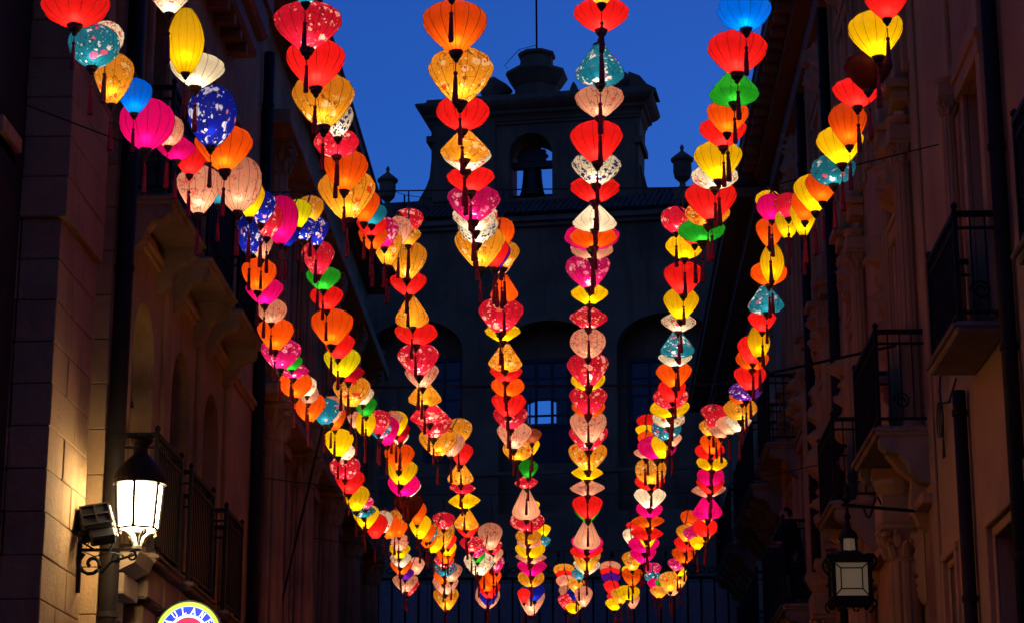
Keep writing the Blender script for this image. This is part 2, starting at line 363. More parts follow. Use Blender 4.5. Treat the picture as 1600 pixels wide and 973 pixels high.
def column(parent, x, y, r, z0, z1, mat, caph=None):
    caph = caph or r * 2.4
    c = MB().lathe([(r * 1.02, z0 + r * .8), (r, z0 + (z1 - z0) * .4), (r * .86, z1 - caph)], (x, y, 0), 40, fl=flute(10, .12)).build('column', M[mat], parent)
    m = MB().lathe([(r * 1.35, z0), (r * 1.35, z0 + r * .25), (r * 1.2, z0 + r * .35), (r * 1.25, z0 + r * .5), (r * 1.05, z0 + r * .8)], (x, y, 0), 20)
    m.build('column_base', M[mat], c)
    k = MB().lathe([(r * .86, z1 - caph), (r * .98, z1 - caph * .96), (r * .86, z1 - caph * .9), (r * .95, z1 - caph * .5), (r * 1.25, z1 - caph * .16)], (x, y, 0), 20)
    k.cbox((x - r * 1.35, y - r * 1.35, z1 - caph * .16), (x + r * 1.35, y + r * 1.35, z1), r * .1)
    for row, (zz, hh, rr) in enumerate(((z1 - caph * .9, caph * .42, 1.0), (z1 - caph * .6, caph * .42, 1.1))):
        for i in range(8):                  # acanthus leaves
            t = 2 * math.pi * (i + row * .5) / 8; ct, st_ = math.cos(t), math.sin(t)
            pts = [(x + ct * r * q, y + st_ * r * q, zz + hh * h_) for q, h_ in ((.86 * rr, 0), (.98 * rr, .45), (1.12 * rr, .85), (1.3 * rr, .9), (1.32 * rr, .72))]
            k.tube(pts, .1 * r, 5, rs=[.22 * r, .24 * r, .2 * r, .13 * r, .05 * r])
    for i in range(4):
        t = math.pi / 4 + i * math.pi / 2
        k.lathe([(r * .1, -r * .18), (r * .26, -r * .1), (r * .26, r * .1), (r * .1, r * .18)], (x + math.cos(t) * r * 1.5, y + math.sin(t) * r * 1.5, z1 - caph * .3), 8)
    k.build('capital', M[mat], c)
    m = MB().cbox((x - r * 1.3, y - r * 1.3, z1), (x + r * 1.3, y + r * 1.3, z1 + r * 1.6), r * .1).lathe([(r * 1.0, z1 + r * 1.6), (r * 1.45, z1 + r * 2.2), (r * 1.5, z1 + r * 2.5)], (x, y, 0), 16)
    m.build('impost_block', M[mat], c)
    return c
def relief(parent, X, s, y0, y1, z0, z1, mat, depth=.12, seed=0, n=(22, 34)):
    # carved panel: leafy scrolls as real relief
    nu = max(6, int((y1 - y0) / .05)); nv = max(8, int((z1 - z0) / .05)); nu = min(nu, n[0]); nv = min(nv, n[1])
    vs = []; 
    for j in range(nv + 1):
        for i in range(nu + 1):
            u, v = i / nu, j / nv; y = y0 + (y1 - y0) * u; z = z0 + (z1 - z0) * v
            q = Vector((abs(u - .5) * (y1 - y0) * 4.2, z * 4.0, seed * 7.3))
            h = abs(noise.noise(q)) * 1.6 + .5 * abs(noise.noise(q * 2.3)) 
            e = min(1, 6 * min(u, 1 - u)) * min(1, 8 * min(v, 1 - v))
            vs.append((X + s * (.012 + depth * h * e), y, z))
    f = [(j * (nu + 1) + i, j * (nu + 1) + i + 1, (j + 1) * (nu + 1) + i + 1, (j + 1) * (nu + 1) + i) for j in range(nv) for i in range(nu)]
    return MB().add(vs, f).build('carved_relief', M[mat], parent, smooth=True)
for i, y in enumerate((34.2, 38.1, 42.1, 46.1, 50.2)):
    column(L2, XL + .12, y, .26, 4.4, 9.4, 'sand2'); column(L2, XL + .1, y, .22, 9.9, 13.8, 'sand2')
    MB().cbox((XL - .1, y - .45, 0), (XL + .4, y + .45, 4.4), .03).build('pedestal', M['sand2'], L2)
    m = MB()
    for k in range(5): m.cbox((XL - .1, y + .5 + k * .13, 4.4), (XL - .02 + (k % 2) * .05, y + .6 + k * .13, 13.84))
    for k in range(5): m.cbox((XL - .1, y - .6 - k * .13, 4.4), (XL - .02 + (k % 2) * .05, y - .5 - k * .13, 13.8))
    m.build_each('moulded_strip', M['sand2'], L2)
    for k in range(4): relief(L2, XL - .08, 1, y + 1.0, y + 1.35, 4.6 + k * 2.3, 6.6 + k * 2.3, 'sand2', .2, seed=i * 4 + k)
for i, y in enumerate((36.1, 40.1, 44.1, 48.0)):
    relief(L2, XL - .08, 1, y - .7, y + .7, 9.55, 10.1, 'sand2', .22, seed=40 + i); relief(L2, XL - .08, 1, y - .7, y + .7, 4.6, 5.9, 'sand2', .22, seed=50 + i)
MB().cbox((XL - .1, 33.2, 9.4), (XL + .36, 51, 9.55)).cbox((XL - .1, 33.2, 4.25), (XL + .3, 51, 4.4)).cbox((XL - .1, 33.2, 13.85), (XL + .45, 51, 14.1)).build('cornice', M['sand2'], L2)
MB().box((XL + .72, 33.2, 16.25), (XL - 7, 51.2, 16.45)).box((XL + .4, 33.2, 16.0), (XL - .5, 51.1, 16.25)).build('eave', M['eave'], L2)
m = MB()
for i in range(32): m.cbox((XL + .66, 33.5 + i * .55, 16.1), (XL, 33.64 + i * .55, 16.25))
m.build_each('rafter_end', M['eave'], L2)
MB().add([(XL + .75, 33.2, 16.45), (XL + .75, 51.3, 16.45), (XL - 7, 51.3, 18.4), (XL - 7, 33.2, 18.4), (XL + .75, 33.2, 16.55), (XL + .75, 51.3, 16.55), (XL - 7, 51.3, 18.5), (XL - 7, 33.2, 18.5)],
      [(3,2,1,0),(4,5,6,7),(0,1,5,4),(1,2,6,5),(2,3,7,6),(3,0,4,7)]).build('roof', M['tile'], L2)
# ================================================================ building on the balcony side
XR = 3.9
R1 = thing('balconied_building', 'rose stone building with iron balconies and columns facing the lit wall lamp', 'building', (XR, 30, 0))
wR = [(20.62, .95), (25.85, .95), (30.35, .9), (34.4, .9), (38.9, .9)]
hol = [rect(y - w / 2, y + w / 2, 7.0, 9.6) for y, w in wR] + [rect(y - w / 2, y + w / 2, 11.6, 14.2) for y, w in wR]
hol += [rect(19.5, 20.9, 1.2, 5.04), rect(22.98, 23.6, 1.2, 5.14)] + [rect(y - .5, y + .5, .3, 4.4) for y, w in wR[2:]]
yzr = lambda X: (lambda u, v, w: (X + w, u, v))
MB().pierced(rect(15, 42, 0, 16.2), hol, yzr(XR), .5).build('wall', M['rose'], R1)
MB().box((XR + .5, 15, 0), (XR + 7, 15.2, 16.2)).box((XR + .5, 41.8, 0), (XR + 7, 42, 16.2)).box((XR + 6.8, 15, 0), (XR + 7, 42, 16.2)).build('side_wall', M['rose'], R1)
for y, w in wR:
    for z0, z1 in ((7.0, 9.6), (11.6, 14.2)):
        q = MB().box((XR + .3, y - w / 2 + .01, z0), (XR + .34, y + w / 2 - .01, z1 - .01)).build('window', M['shutter'], R1)
        m = MB()
        for k in range(2):
            for j in range(3): m.cbox((XR + .3, y - w / 2 + .06 + k * w / 2, z0 + .1 + j * .85), (XR + .27, y - .05 + k * w / 2, z0 + .85 + j * .85), .02)
        m.build('shutter_panel', M['shutter'], q)
        m = MB().cbox((XR, y - w / 2 - .16, z0), (XR - .06, y - w / 2, z1)).cbox((XR, y + w / 2, z0), (XR - .06, y + w / 2 + .16, z1)).cbox((XR, y - w / 2 - .2, z1), (XR - .1, y + w / 2 + .2, z1 + .18))
        m.cbox((XR, y - w / 2 - .24, z1 + .18), (XR - .13, y + w / 2 + .24, z1 + .25))
        m.build('window_surround', M['rose'], R1)
for y0, y1, zt in ((19.5, 20.9, 5.04), (22.98, 23.6, 5.14)):
    m = MB()
    for e, p, b in ((.42, .05, .2), (.22, .09, .1), (.1, .03, 0)) if y1 - y0 > 1 else ((.33, .05, .16), (.17, .09, .08), (.08, .03, 0)):     # stepped moulding
        m.cbox((XR, y0 - e, 1), (XR - p, y0 - b, zt + b)).cbox((XR, y1 + b, 1), (XR - p, y1 + e, zt + b)).cbox((XR, y0 - e, zt + b), (XR - p, y1 + e, zt + e))
    m.build('window_surround', M['rose'], R1)
    q = MB().box((XR + .25, y0 + .01, 1.2), (XR + .29, y1 - .01, zt - .01)).build('window', M['shutter'], R1)
    MB().bar((XR + .22, (y0 + y1) / 2, 1.2), (XR + .22, (y0 + y1) / 2, zt), .06).bar((XR + .22, y0, 3.6), (XR + .22, y1, 3.6), .06).build('mullion', M['frame'], q)
ZB = 6.95
balcony(R1, XR, -1, .47, 19.8, 21.5, ZB - .07, 1.05, brackets=False, solid=True)
balcony(R1, XR, -1, .55, 14.0, 16.5, ZB - .4, 1.05, brackets=False, solid=True)
for d0, d1 in ((24.7, 26.85), (29.4, 31.3)): balcony(R1, XR, -1, .6, d0, d1, ZB, 1.12, solid=True)
balcony(R1, XR, -1, .62, 37.2, 41.8, 6.6, 1.42, solid=True)
balcony(R1, XR, -1, .62, 39.4, 41.9, 9.85, 1.25, solid=False)
# half columns beside the balcony windows, volutes and carved panels between them
column(R1, XR - .12, 21.62, .085, ZB, 9.75, 'rose')
for y in (25.08, 29.6, 33.7, 37.0, 41.3): column(R1, XR - .1, y, .12, ZB, 10.5, 'rose')
for y in (26.6, 31.1, 35.1, 39.7): column(R1, XR - .06, y, .11, ZB, 10.5, 'rose')
MB().cbox((XR, 24.4, 6.0), (XR - .16, 42, 6.12)).build('cornice', M['rose'], R1)
for y in (25.08, 26.6, 29.6, 31.1, 33.7, 35.1, 37.0, 39.7, 41.3):       # broken entablature: a block over every column
    MB().cbox((XR, y - .2, 10.98), (XR - .2, y + .2, 11.14)).cbox((XR, y - .27, 11.14), (XR - .28, y + .27, 11.24)).cbox((XR, y - .16, 11.24), (XR - .16, y + .16, 11.7)).build('entablature_block', M['rose'], R1)
for i, y in enumerate((25.85, 30.35, 34.4, 38.9)):
    relief(R1, XR, -1, y - .8, y + .8, 10.0, 10.95, 'rose', .26, seed=70 + i); relief(R1, XR, -1, y + 1.0, y + 1.5, 7.4, 10.2, 'rose', .28, seed=80 + i)
    relief(R1, XR, -1, y - .5, y + .5, 5.0, 6.0, 'rose', .26, seed=90 + i); relief(R1, XR, -1, y - .8, y + .8, 14.5, 15.6, 'rose', .22, seed=100 + i)
    m = MB()
    for sg in (-1, 1):                      # scrolled consoles
        m.prism([(0, 0), (.42, 0), (.44, -.12), (.3, -.3), (.16, -.42), (.2, -.7), (.1, -.95), (0, -1)], lambda u, v, w: (XR - u, y + sg * .72 - .1 + w, ZB - .15 + v), .2)
    m.build_each('console', M['rose'], R1)
m = MB()
for i in range(19):
    y = 24.6 + i * .9
    m.cbox((XR, y - .18, 11.3), (XR - .05, y - .1, 15.9)).cbox((XR, y + .12, 11.3), (XR - .09, y + .22, 15.9))
m.build_each('moulded_strip', M['rose'], R1)
# big fluted pilasters on the ground floor
for y in (25.75, 29.9, 34.0, 38.2): column(R1, XR - .2, y, .215, .3, 5.95, 'rose', .42)
m = MB().cbox((XR, 24.2, 0), (XR - .04, 24.5, 16)).cbox((XR, 21.9, 9.8), (XR - .05, 22.1, 16)).cbox((XR, 19.95, 7), (XR - .09, 20.12, 16)).cbox((XR, 20.2, 9.9), (XR - .07, 21.9, 10.1))
m.build_each('pilaster_strip', M['rose'], R1)
drainpipe(XR - .09, 22.05, 0, ZB - .22, R1, .07); drainpipe(XR - .09, 19.3, 0, 16, R1, .075); drainpipe(XR - .12, 32.5, 0, 16, R1, .08); drainpipe(XR - .12, 36.3, 0, 16, R1, .08)
MB().box((XR - .78, 15, 16.1), (XR + 7, 44.6, 16.32)).box((XR - .45, 15, 15.85), (XR + .4, 44.5, 16.1)).cbox((XR - .2, 15, 15.4), (XR + .2, 42, 15.75)).build('eave', M['eave'], R1)
m = MB()
for i in range(52): m.cbox((XR - .72, 15.6 + i * .55, 15.94), (XR - .46, 15.74 + i * .55, 16.098))
m.build_each('rafter_end', M['eave'], R1)
MB().add([(XR - .8, 15, 16.32), (XR - .8, 44.7, 16.32), (XR + 7, 44.7, 18.6), (XR + 7, 15, 18.6), (XR - .8, 15, 16.42), (XR - .8, 44.7, 16.42), (XR + 7, 44.7, 18.7), (XR + 7, 15, 18.7)],
      [(3,2,1,0),(4,5,6,7),(0,1,5,4),(1,2,6,5),(2,3,7,6),(3,0,4,7)]).build('roof', M['tile'], R1)
# ================================================================ lower building past it
R2 = thing('corner_building', 'dark corner building with a low eave beyond the balconied one', 'building', (XR, 52, 0))
MB().pierced(rect(42.2, 62, 0, 15.5), [rect(y - .5, y + .5, z, z + 2.2) for y in (44.4, 47.8, 51.2, 54.6, 58.4) for z in (8.2, 12.2)], yzr(XR - .05), .5).build('wall', M['sand2'], R2)
MB().box((XR + .45, 42.2, 0), (XR + 7, 42.3, 15.5)).box((XR + .45, 61.8, 0), (XR + 7, 62, 15.5)).build('side_wall', M['sand2'], R2)
for y in (44.4, 47.8, 51.2, 54.6, 58.4):
    for z in (8.2, 12.2):
        MB().box((XR + .3, y - .49, z + .01), (XR + .34, y + .49, z + 2.19)).build('window', M['shutter'], R2)
    relief(R2, XR - .05, -1, y - .7, y + .7, 10.6, 11.8, 'sand2', .25, seed=120 + int(y))
MB().box((XR - .95, 42.3, 15.5), (XR + 7, 62.2, 15.7)).box((XR - .5, 42.3, 15.15), (XR + .4, 62.1, 15.5)).build('eave', M['eave'], R2)
MB().add([(XR - 1, 42.3, 15.7), (XR - 1, 62.3, 15.7), (XR + 7, 62.3, 17.7), (XR + 7, 42.3, 17.7), (XR - 1, 42.3, 15.8), (XR - 1, 62.3, 15.8), (XR + 7, 62.3, 17.8), (XR + 7, 42.3, 17.8)],
      [(3,2,1,0),(4,5,6,7),(0,1,5,4),(1,2,6,5),(2,3,7,6),(3,0,4,7)]).build('roof', M['tile'], R2)
balcony(R2, XR - .05, -1, .6, 43.2, 49, 9.8, 1.25); balcony(R2, XR - .05, -1, .6, 43, 49, 6.6, 1.4, solid=True); balcony(R2, XR - .05, -1, .6, 50.5, 56, 9.8, 1.25)
# ================================================================ bell-gable church across the end of the street
TH = R(8); CX, CY = -1.5, 69.5
CHR = thing('church', 'dark stone church with a bell gable closing the end of the street', 'church', (CX, CY, 0), rotz=-TH)
ct, st = math.cos(TH), math.sin(TH)
def ch(px, py, back=0.0):                     # photo point -> (u, z) on the facade plane moved back by some metres
    a, b = slopes(px, py)
    # point (X, Y) = (CX + u ct + w st, CY - u st + w ct), X = a Y
    w = back; u = (a * (CY + w * ct) - CX - w * st) / (ct + a * st); Y = CY - u * st + w * ct
    return u, b * Y + CH
fx = lambda u, v, w: (u, w, v)
zc = ch(850, 347)[1]
cen = [ch(648, 500), ch(855, 500), ch(1040, 488)]
aw = 3.25
arches = [arch(c[0], aw, ch(850, 800)[1], c[1] - aw * .34, 18, .68) for c in cen]
MB().pierced(rect(-9.5, 12, 0, zc), arches, fx, .9).build('wall', M['grey'], CHR)
# back of the deep arches with the windows let in
def pxr(x0, x1, y0, y1, back): 
    a = ch(x0, y1, back); b = ch(x1, y0, back); return a[0], b[0], a[1], b[1]
w0, w1, wz0, wz1 = pxr(812, 912, 560, 720, .9)
l0, l1, lz0, lz1 = pxr(664, 722, 560, 720, .9)
r0, r1, rz0, rz1 = pxr(985, 1045, 560, 700, .9)
MB().pierced(rect(-9.5, 12, 0, zc - .1), [rect(w0, w1, wz0, wz1), rect(l0, l1, lz0, lz1), rect(r0, r1, rz0, rz1)], lambda u, v, w: (u, .95 + w, v), .3).build('inner_wall', M['grey'], CHR)
def church_window(a, b, z0, z1, cols, rows, solid_rows):
    f = MB(); y = 1.0; e = .09
    f.bar((a, y, z0), (a, y, z1), e * 1.6).bar((b, y, z0), (b, y, z1), e * 1.6).bar((a, y, z1), (b, y, z1), e * 1.6).bar((a, y, z0), (b, y, z0), e * 1.6)
    xs = [a + (b - a) * i / cols for i in range(cols + 1)]; zs = [z0 + (z1 - z0) * r for r in rows]
    for x in xs[1:-1]: f.bar((x, y, z0), (x, y, z1), e)
    for z in zs[1:-1]: f.bar((a, y, z), (b, y, z), e * .7)
    o = f.build('window', M['frame'], CHR)
    for i in range(cols):
        for j in range(len(zs) - 1):
            MB().box((xs[i] + e / 2, y, zs[j] + .03), (xs[i + 1] - e / 2, y + .012, zs[j + 1] - .03)).build('wooden_panel' if j < solid_rows else 'pane', M['frame'] if j < solid_rows else M['glass'], o)
h = lambda py: (ch(850, py, .9)[1] - wz0) / (wz1 - wz0)
church_window(w0, w1, wz0, wz1, 4, [0, h(664), h(648), h(623), h(590), 1], 1)
church_window(l0, l1, lz0, lz1, 2, [0, .3, .6, .8, 1], 1); church_window(r0, r1, rz0, rz1, 2, [0, .3, .6, .8, 1], 1)
# a far wall with one arched opening: the evening sky shows through it and the middle window
bk = 5.5
q0, q1 = ch(822, 662, bk), ch(869, 621, bk)
MB().pierced(rect(-9.5, 12, 0, zc - .1), [[(q0[0], q0[1]), (q1[0], q0[1]), (q1[0], q1[1] - .1), (q0[0] + (q1[0] - q0[0]) * .75, q1[1]), (q0[0] + (q1[0] - q0[0]) * .3, q1[1]), (q0[0], q1[1] - .12)]], lambda u, v, w: (u, bk + w, v), .4).build('rear_wall', M['grey'], CHR)
MB().box((-9.5, .9, 0), (-9.3, bk, zc - .1)).box((11.8, .9, 0), (12, bk, zc - .1)).build('side_wall', M['grey'], CHR)
MB().cbox((-9.6, -.28, zc - .02), (12.1, 0, zc + .16)).cbox((-9.6, -.14, zc - .16), (12.1, 0, zc - .02)).build('cornice', M['slab'], CHR)
MB().cbox((-9.5, -.08, ch(850, 735)[1] - .12), (12, 0, ch(850, 735)[1])).build('string_course', M['grey'], CHR)
# tiled roof
zr = ch(850, 311, 2.6)[1]
MB().add([(-9.6, -.3, zc + .17), (12.1, -.3, zc + .17), (12.1, 2.9, zr + .1), (-9.6, 2.9, zr + .1), (-9.6, bk, zr + .1), (12.1, bk, zr + .1)], [(0, 1, 2, 3), (3, 2, 5, 4)]).build('roof', M['tile'], CHR)
tm = None; nt_ = 84
for i in range(nt_):
    x = -9.4 + i * (15.9 / (nt_ - 1))
    for j in range(3):
        t0, t1 = j / 3, (j + 1) / 3 + .03
        p = Vector((0, -.42 + 3.2 * t0, zc + .20 + (zr - zc - .07) * t0)); q = Vector((0, -.42 + 3.2 * t1, zc + .20 + (zr - zc - .07) * t1 + .03))
        if tm is None:
            tb = MB()
            vs = []
            for k_, (pp, rr) in enumerate(((Vector((0, 0, 0)), .085), (q - p, .07))):
                for a_ in range(7): vs.append((pp.x + rr * math.cos(math.pi * a_ / 6), pp.y, pp.z + rr * .8 * math.sin(math.pi * a_ / 6)))
            tb.add(vs, [(a_, a_ + 1, a_ + 8, a_ + 7) for a_ in range(6)]); o = tb.build('roof_tile', M['tile'], CHR, shift=False); tm = o
        else: o = dup(tm, CHR)
        o.location = (x + random.uniform(-.015, .015), p.y, p.z + random.uniform(-.01, .015))
MB().tube([(-9.5, 2.85, zr + .12), (12, 2.85, zr + .12)], .13, 8).build('ridge_cap', M['tile'], CHR)
# bell gable
BK = 1.8; TK = 1.6
g = lambda px, py: ch(px, py, BK)
zb = g(830, 320)[1] - .8
ac = g(829, 240); aw_ = g(861, 240)[0] - g(794, 240)[0]
out = [g(664, 330), g(668, 300), g(672, 270), g(674, 250), g(674, 190), g(1000, 178), g(998, 255), g(1002, 280), g(1008, 312)]
out[0] = (out[0][0], zb); out[-1] = (out[-1][0], zb)
MB().pierced(out, [arch(ac[0], aw_, g(829, 309)[1], ac[1], 18)], lambda u, v, w: (u, BK + w, v), TK).build('bell_gable', M['grey'], CHR)
gl_, gr_ = g(676, 185)[0], g(998, 185)[0]; zg = lambda py: g(840, py)[1]
def mould(prof):                              # moulding that runs round the gable: (projection, z)
    vs = []
    for pr_, z_ in prof: vs += [(gl_ - pr_, BK - pr_, z_), (gr_ + pr_, BK - pr_, z_), (gr_ + pr_, BK + TK + pr_, z_), (gl_ - pr_, BK + TK + pr_, z_)]
    n_ = len(prof); f = [(4 * k_ + q_, 4 * k_ + (q_ + 1) % 4, 4 * k_ + 4 + (q_ + 1) % 4, 4 * k_ + 4 + q_) for k_ in range(n_ - 1) for q_ in range(4)]
    return MB().add(vs, f + [(3, 2, 1, 0), tuple(4 * n_ - 4 + q_ for q_ in range(4))])
mould([(0, zg(193)), (.06, zg(193)), (.06, zg(189)), (.10, zg(188)), (.12, zg(184)), (.17, zg(181)), (.24, zg(179)), (.26, zg(178)), (.26, zg(174)), (.30, zg(173)), (.36, zg(171)), (.44, zg(168)), (.50, zg(164)), (.52, zg(162)), (.52, zg(159)), (.36, zg(157)), (.20, zg(153)), (.18, zg(149)), (0, zg(149))]).build('gable_cornice', M['grey'], CHR)
m = MB()
for x0, x1 in ((667, 682), (990, 1004)):
    a = g(x0, 225); b = g(x1, 214); m.cbox((a[0], BK - .12, a[1]), (b[0], BK + TK + .1, b[1]))
m.build_each('cornice_return', M['grey'], CHR)
m = MB()
a = g(690, 152); b = g(1003, 140)
m.cbox((a[0], BK + .1, a[1]), (b[0], BK + TK - .1, b[1]), .04)
m.build('gable_parapet', M['grey'], CHR)
# pilasters on the gable face
m = MB()
for x0, x1 in ((676, 716), (735, 775), (890, 930), (958, 992)):
    a = g(x0, 318); b = g(x1, 192); m.cbox((a[0], BK - .09, a[1]), (b[0], BK, b[1]), .02)
m.build_each('gable_pilaster', M['grey'], CHR)
m = MB()
for sgn, x0 in ((-1, 674), (1, 1000)):        # curved buttress scrolls at the foot
    a = g(x0, 255); 
    m.prism([(0, 0), (sgn * .08, -.4), (sgn * .22, -.8), (sgn * .5, -1.3), (sgn * .55, -2.0), (-sgn * .3, -2.0), (-sgn * .3, 0)], lambda u, v, w: (a[0] + u, BK + .2 + w, a[1] + v), TK - .4)
m.build_each('buttress_scroll', M['grey'], CHR)
# turret, rod and finials
tc = g(833, 140); q = lambda px: (g(px, 120)[0] - g(833, 120)[0]); zt = lambda py: g(833, py)[1] - tc[1]
t = MB().lathe([(q(868), -.2), (q(868), zt(128)), (q(872), zt(124)), (q(883), zt(108)), (q(881), zt(103)), (q(871), zt(99)), (q(860), zt(95)), (q(859), zt(80)), (q(863), zt(77)), (q(863), zt(73)), (q(856), zt(71)), (.05, zt(70))], (tc[0], BK + TK / 2, tc[1]), 8, a0=math.pi / 8, a1=2 * math.pi + math.pi / 8).build('turret', M['grey'], CHR)
rt = (tc[0], BK + TK / 2, tc[1] + zt(72))
MB().tube([rt, (rt[0] - .02, rt[1], rt[2] + 4.2)], .035, 8).build('lightning_rod', M['iron'], CHR)
e1 = g(806, 68); e2 = g(786, 98)
MB().tube([(rt[0], rt[1], rt[2] + .35), (e1[0], rt[1] - .2, e1[1]), (e2[0], rt[1] - .5, e2[1]), (e2[0] + .12, rt[1] - .5, e2[1] - .14)], .012, 5).tube([(e1[0], rt[1] - .2, e1[1]), (e1[0] + .14, rt[1] - .2, e1[1] - .14)], .01, 5).build('guy_wire', M['iron'], CHR)
def lump(px, py, w, hgt, seed, name):         # weathered carved finial
    a = g(px, py); vs = []; n, k = 14, 10
    for j in range(k + 1):
        v = j / k
        for i in range(n):
            th = 2 * math.pi * i / n; rr = (math.sin(math.pi * (v * .78 + .2)) ** .8) * w / 2 * (1 + .5 * noise.noise(Vector((math.cos(th) * 1.6, math.sin(th) * 1.6, v * 3 + seed))))
            vs.append((a[0] + math.cos(th) * rr, BK + TK / 2 + math.sin(th) * rr * .8, a[1] + v * hgt))
    f = [(j * n + i, j * n + (i + 1) % n, (j + 1) * n + (i + 1) % n, (j + 1) * n + i) for j in range(k) for i in range(n)] + [tuple(k * n + i for i in range(n))]
    MB().add(vs, f).build(name, M['grey'], CHR, smooth=True)
lump(765, 146, 1.05, .9, 3, 'finial'); lump(700, 150, .5, .4, 5, 'finial'); lump(972, 143, .9, 1.0, 8, 'finial'); lump(891, 141, .3, .6, 9, 'finial')
a = g(985, 142)
MB().prism([(0, 0), (.9, -.05), (.85, .12), (.55, .3), (.3, .62), (-.1, .8)], lambda u, v, w: (a[0] + u, BK + .2 + w, a[1] + v), 1.0).build('scroll_ornament', M['grey'], CHR)
def urn(px, pyb, pyt, back, hw):
    a = ch(px, pyb, back); hh = ch(px, pyt, back)[1] - a[1]; w = hw
    m = MB().cbox((a[0] - w * .75, back - w * .75, a[1] - .9), (a[0] + w * .75, back + w * .75, a[1] + hh * .08), .03)
    m.lathe([(w * .5, .08 * hh), (w * .28, .16 * hh), (w * .25, .22 * hh), (w * .7, .32 * hh), (w * .82, .45 * hh), (w * .8, .62 * hh), (w * 1.0, .66 * hh), (w * 1.02, .7 * hh), (w * .6, .78 * hh), (w * .25, .84 * hh), (w * .12, .88 * hh), (w * .2, .93 * hh), (w * .1, .98 * hh), (.01, hh)], (a[0], back, a[1]), 18)
    m.build('urn', M['grey'], CHR, smooth=False)
urn(605, 332, 260, .6, .35); urn(1067, 303, 226, .9, .38)
a = ch(632, 305, 1.5); b = ch(680, 308, 1.5)
MB().bar((a[0], 1.5, a[1] - 1), (a[0], 1.5, a[1]), .05).tube([(ch(606, 300, .6)[0], .6, a[1] - .05), (a[0], 1.5, a[1]), (b[0], 1.8, b[1])], .012, 5).build('roof_wire', M['iron'], CHR)
# ---------------------------------------------------------------- the bell hangs in the arch
def cw(u, w, z): return (CX + u * ct + w * st, CY - u * st + w * ct, z)
gb = lambda px, py: ch(px, py, BK + .9)
bc = gb(832, 262)
BELL = thing('church_bell', 'bronze bell under a scalloped wooden yoke in the gable arch', 'bell', cw(bc[0], BK + .9, bc[1]), rotz=-TH)
zz = lambda py: gb(832, py)[1] - bc[1]
s_ = gb(853, 300)[0] - gb(832, 300)[0]
MB().lathe([(.1, 0), (.3 * s_ / .43, zz(268)), (.70 * s_, zz(275)), (.76 * s_, zz(288)), (.84 * s_, zz(300)), (1.0 * s_, zz(309)), (.97 * s_, zz(310)), (.5 * s_, zz(296))], (0, 0, 0), 24).build('bell', M['bronze'], BELL, smooth=True, shift=False)
MB().tube([(0, 0, zz(280)), (0, 0, zz(311))], .04, 8).build('clapper', M['iron'], BELL, shift=False)
m = MB().cbox((gb(790, 260)[0] - bc[0], -.12, zz(265)), (gb(868, 260)[0] - bc[0], .12, zz(254)), .03)
pts = []
for i in range(40):
    t_ = math.pi * (i / 39 * 1.3 - .15); rr = .52 * (1 + .09 * math.cos(i * 40 / 39 * 1.25)); pts.append((rr * math.cos(t_) * 1.0, zz(246) + rr * .72 * math.sin(t_)))
m.prism(pts, lambda u, v, w: (u, -.1 + w, v), .2)
m.build('yoke', M['wood'], BELL, shift=False)
# ================================================================ terrace and iron gate in front of the church
TZ = at(800, 985, 56).z
MB().box((-14, 56.3, 0), (10, 66.5, TZ)).build('terrace', M['pave'], kind='structure')
MB().box((-14, 55.9, 0), (10, 56.3, TZ + .02)).build('terrace_wall', M['sand2'], kind='structure')
GT = thing('iron_gate', 'tall black iron railing of upright bars across the church terrace', 'iron railing', (-1, 56.1, TZ))
zt1 = at(800, 903, 56.1).z; zt2 = at(800, 868, 56.1).z
bar0 = None
n = 28
for i in range(n):
    x = at(571, 900, 56.1).x + i * .345
    if bar0 is None:
        bar0 = MB().bar((0, 0, 0), (0, 0, zt1 - TZ), .05).build('bar', M['iron'], GT, shift=False); o = bar0
    else: o = dup(bar0, GT)
    o.location = (x + 1, 0, 0)
MB().bar((-6.6, 56.1, zt1), (4.2, 56.1, zt1), .07, .06).bar((-6.6, 56.1, TZ + .12), (4.2, 56.1, TZ + .12), .05).build('rail', M['iron'], GT)
for i in range(14):
    x = at(580, 900, 56.1).x + i * .69
    m = MB()
    for sgn in (-1, 1):
        m.tube([(x + sgn * (.05 + .17 * (1 - math.cos(k * .55)) * (1 - k * .03)) * .9, 56.1, zt1 + .06 + .3 * k / 13 + .16 * math.sin(k * .55) * (1 - k * .04)) for k in range(14)], .016, 4)
    m.tube([(x, 56.1, zt1), (x, 56.1, zt2)], .018, 5).lathe([(.0, 0), (.05, .06), (0, .2)], (x, 56.1, zt2 - .05), 6)
    m.build('scroll', M['iron'], GT)
m = MB()
PANB = thing('panelled_fence', 'plain grey sheet panels standing behind the black iron railing', 'fence', (-1, 57, TZ))
for i in range(9):
    MB().cbox((-6.6 + i * 1.2, 57, TZ + .02), (-5.44 + i * 1.2, 57.04, zt1 - .02 + .004 * (i % 2)), .01).build('panel', M['panel'], PANB)
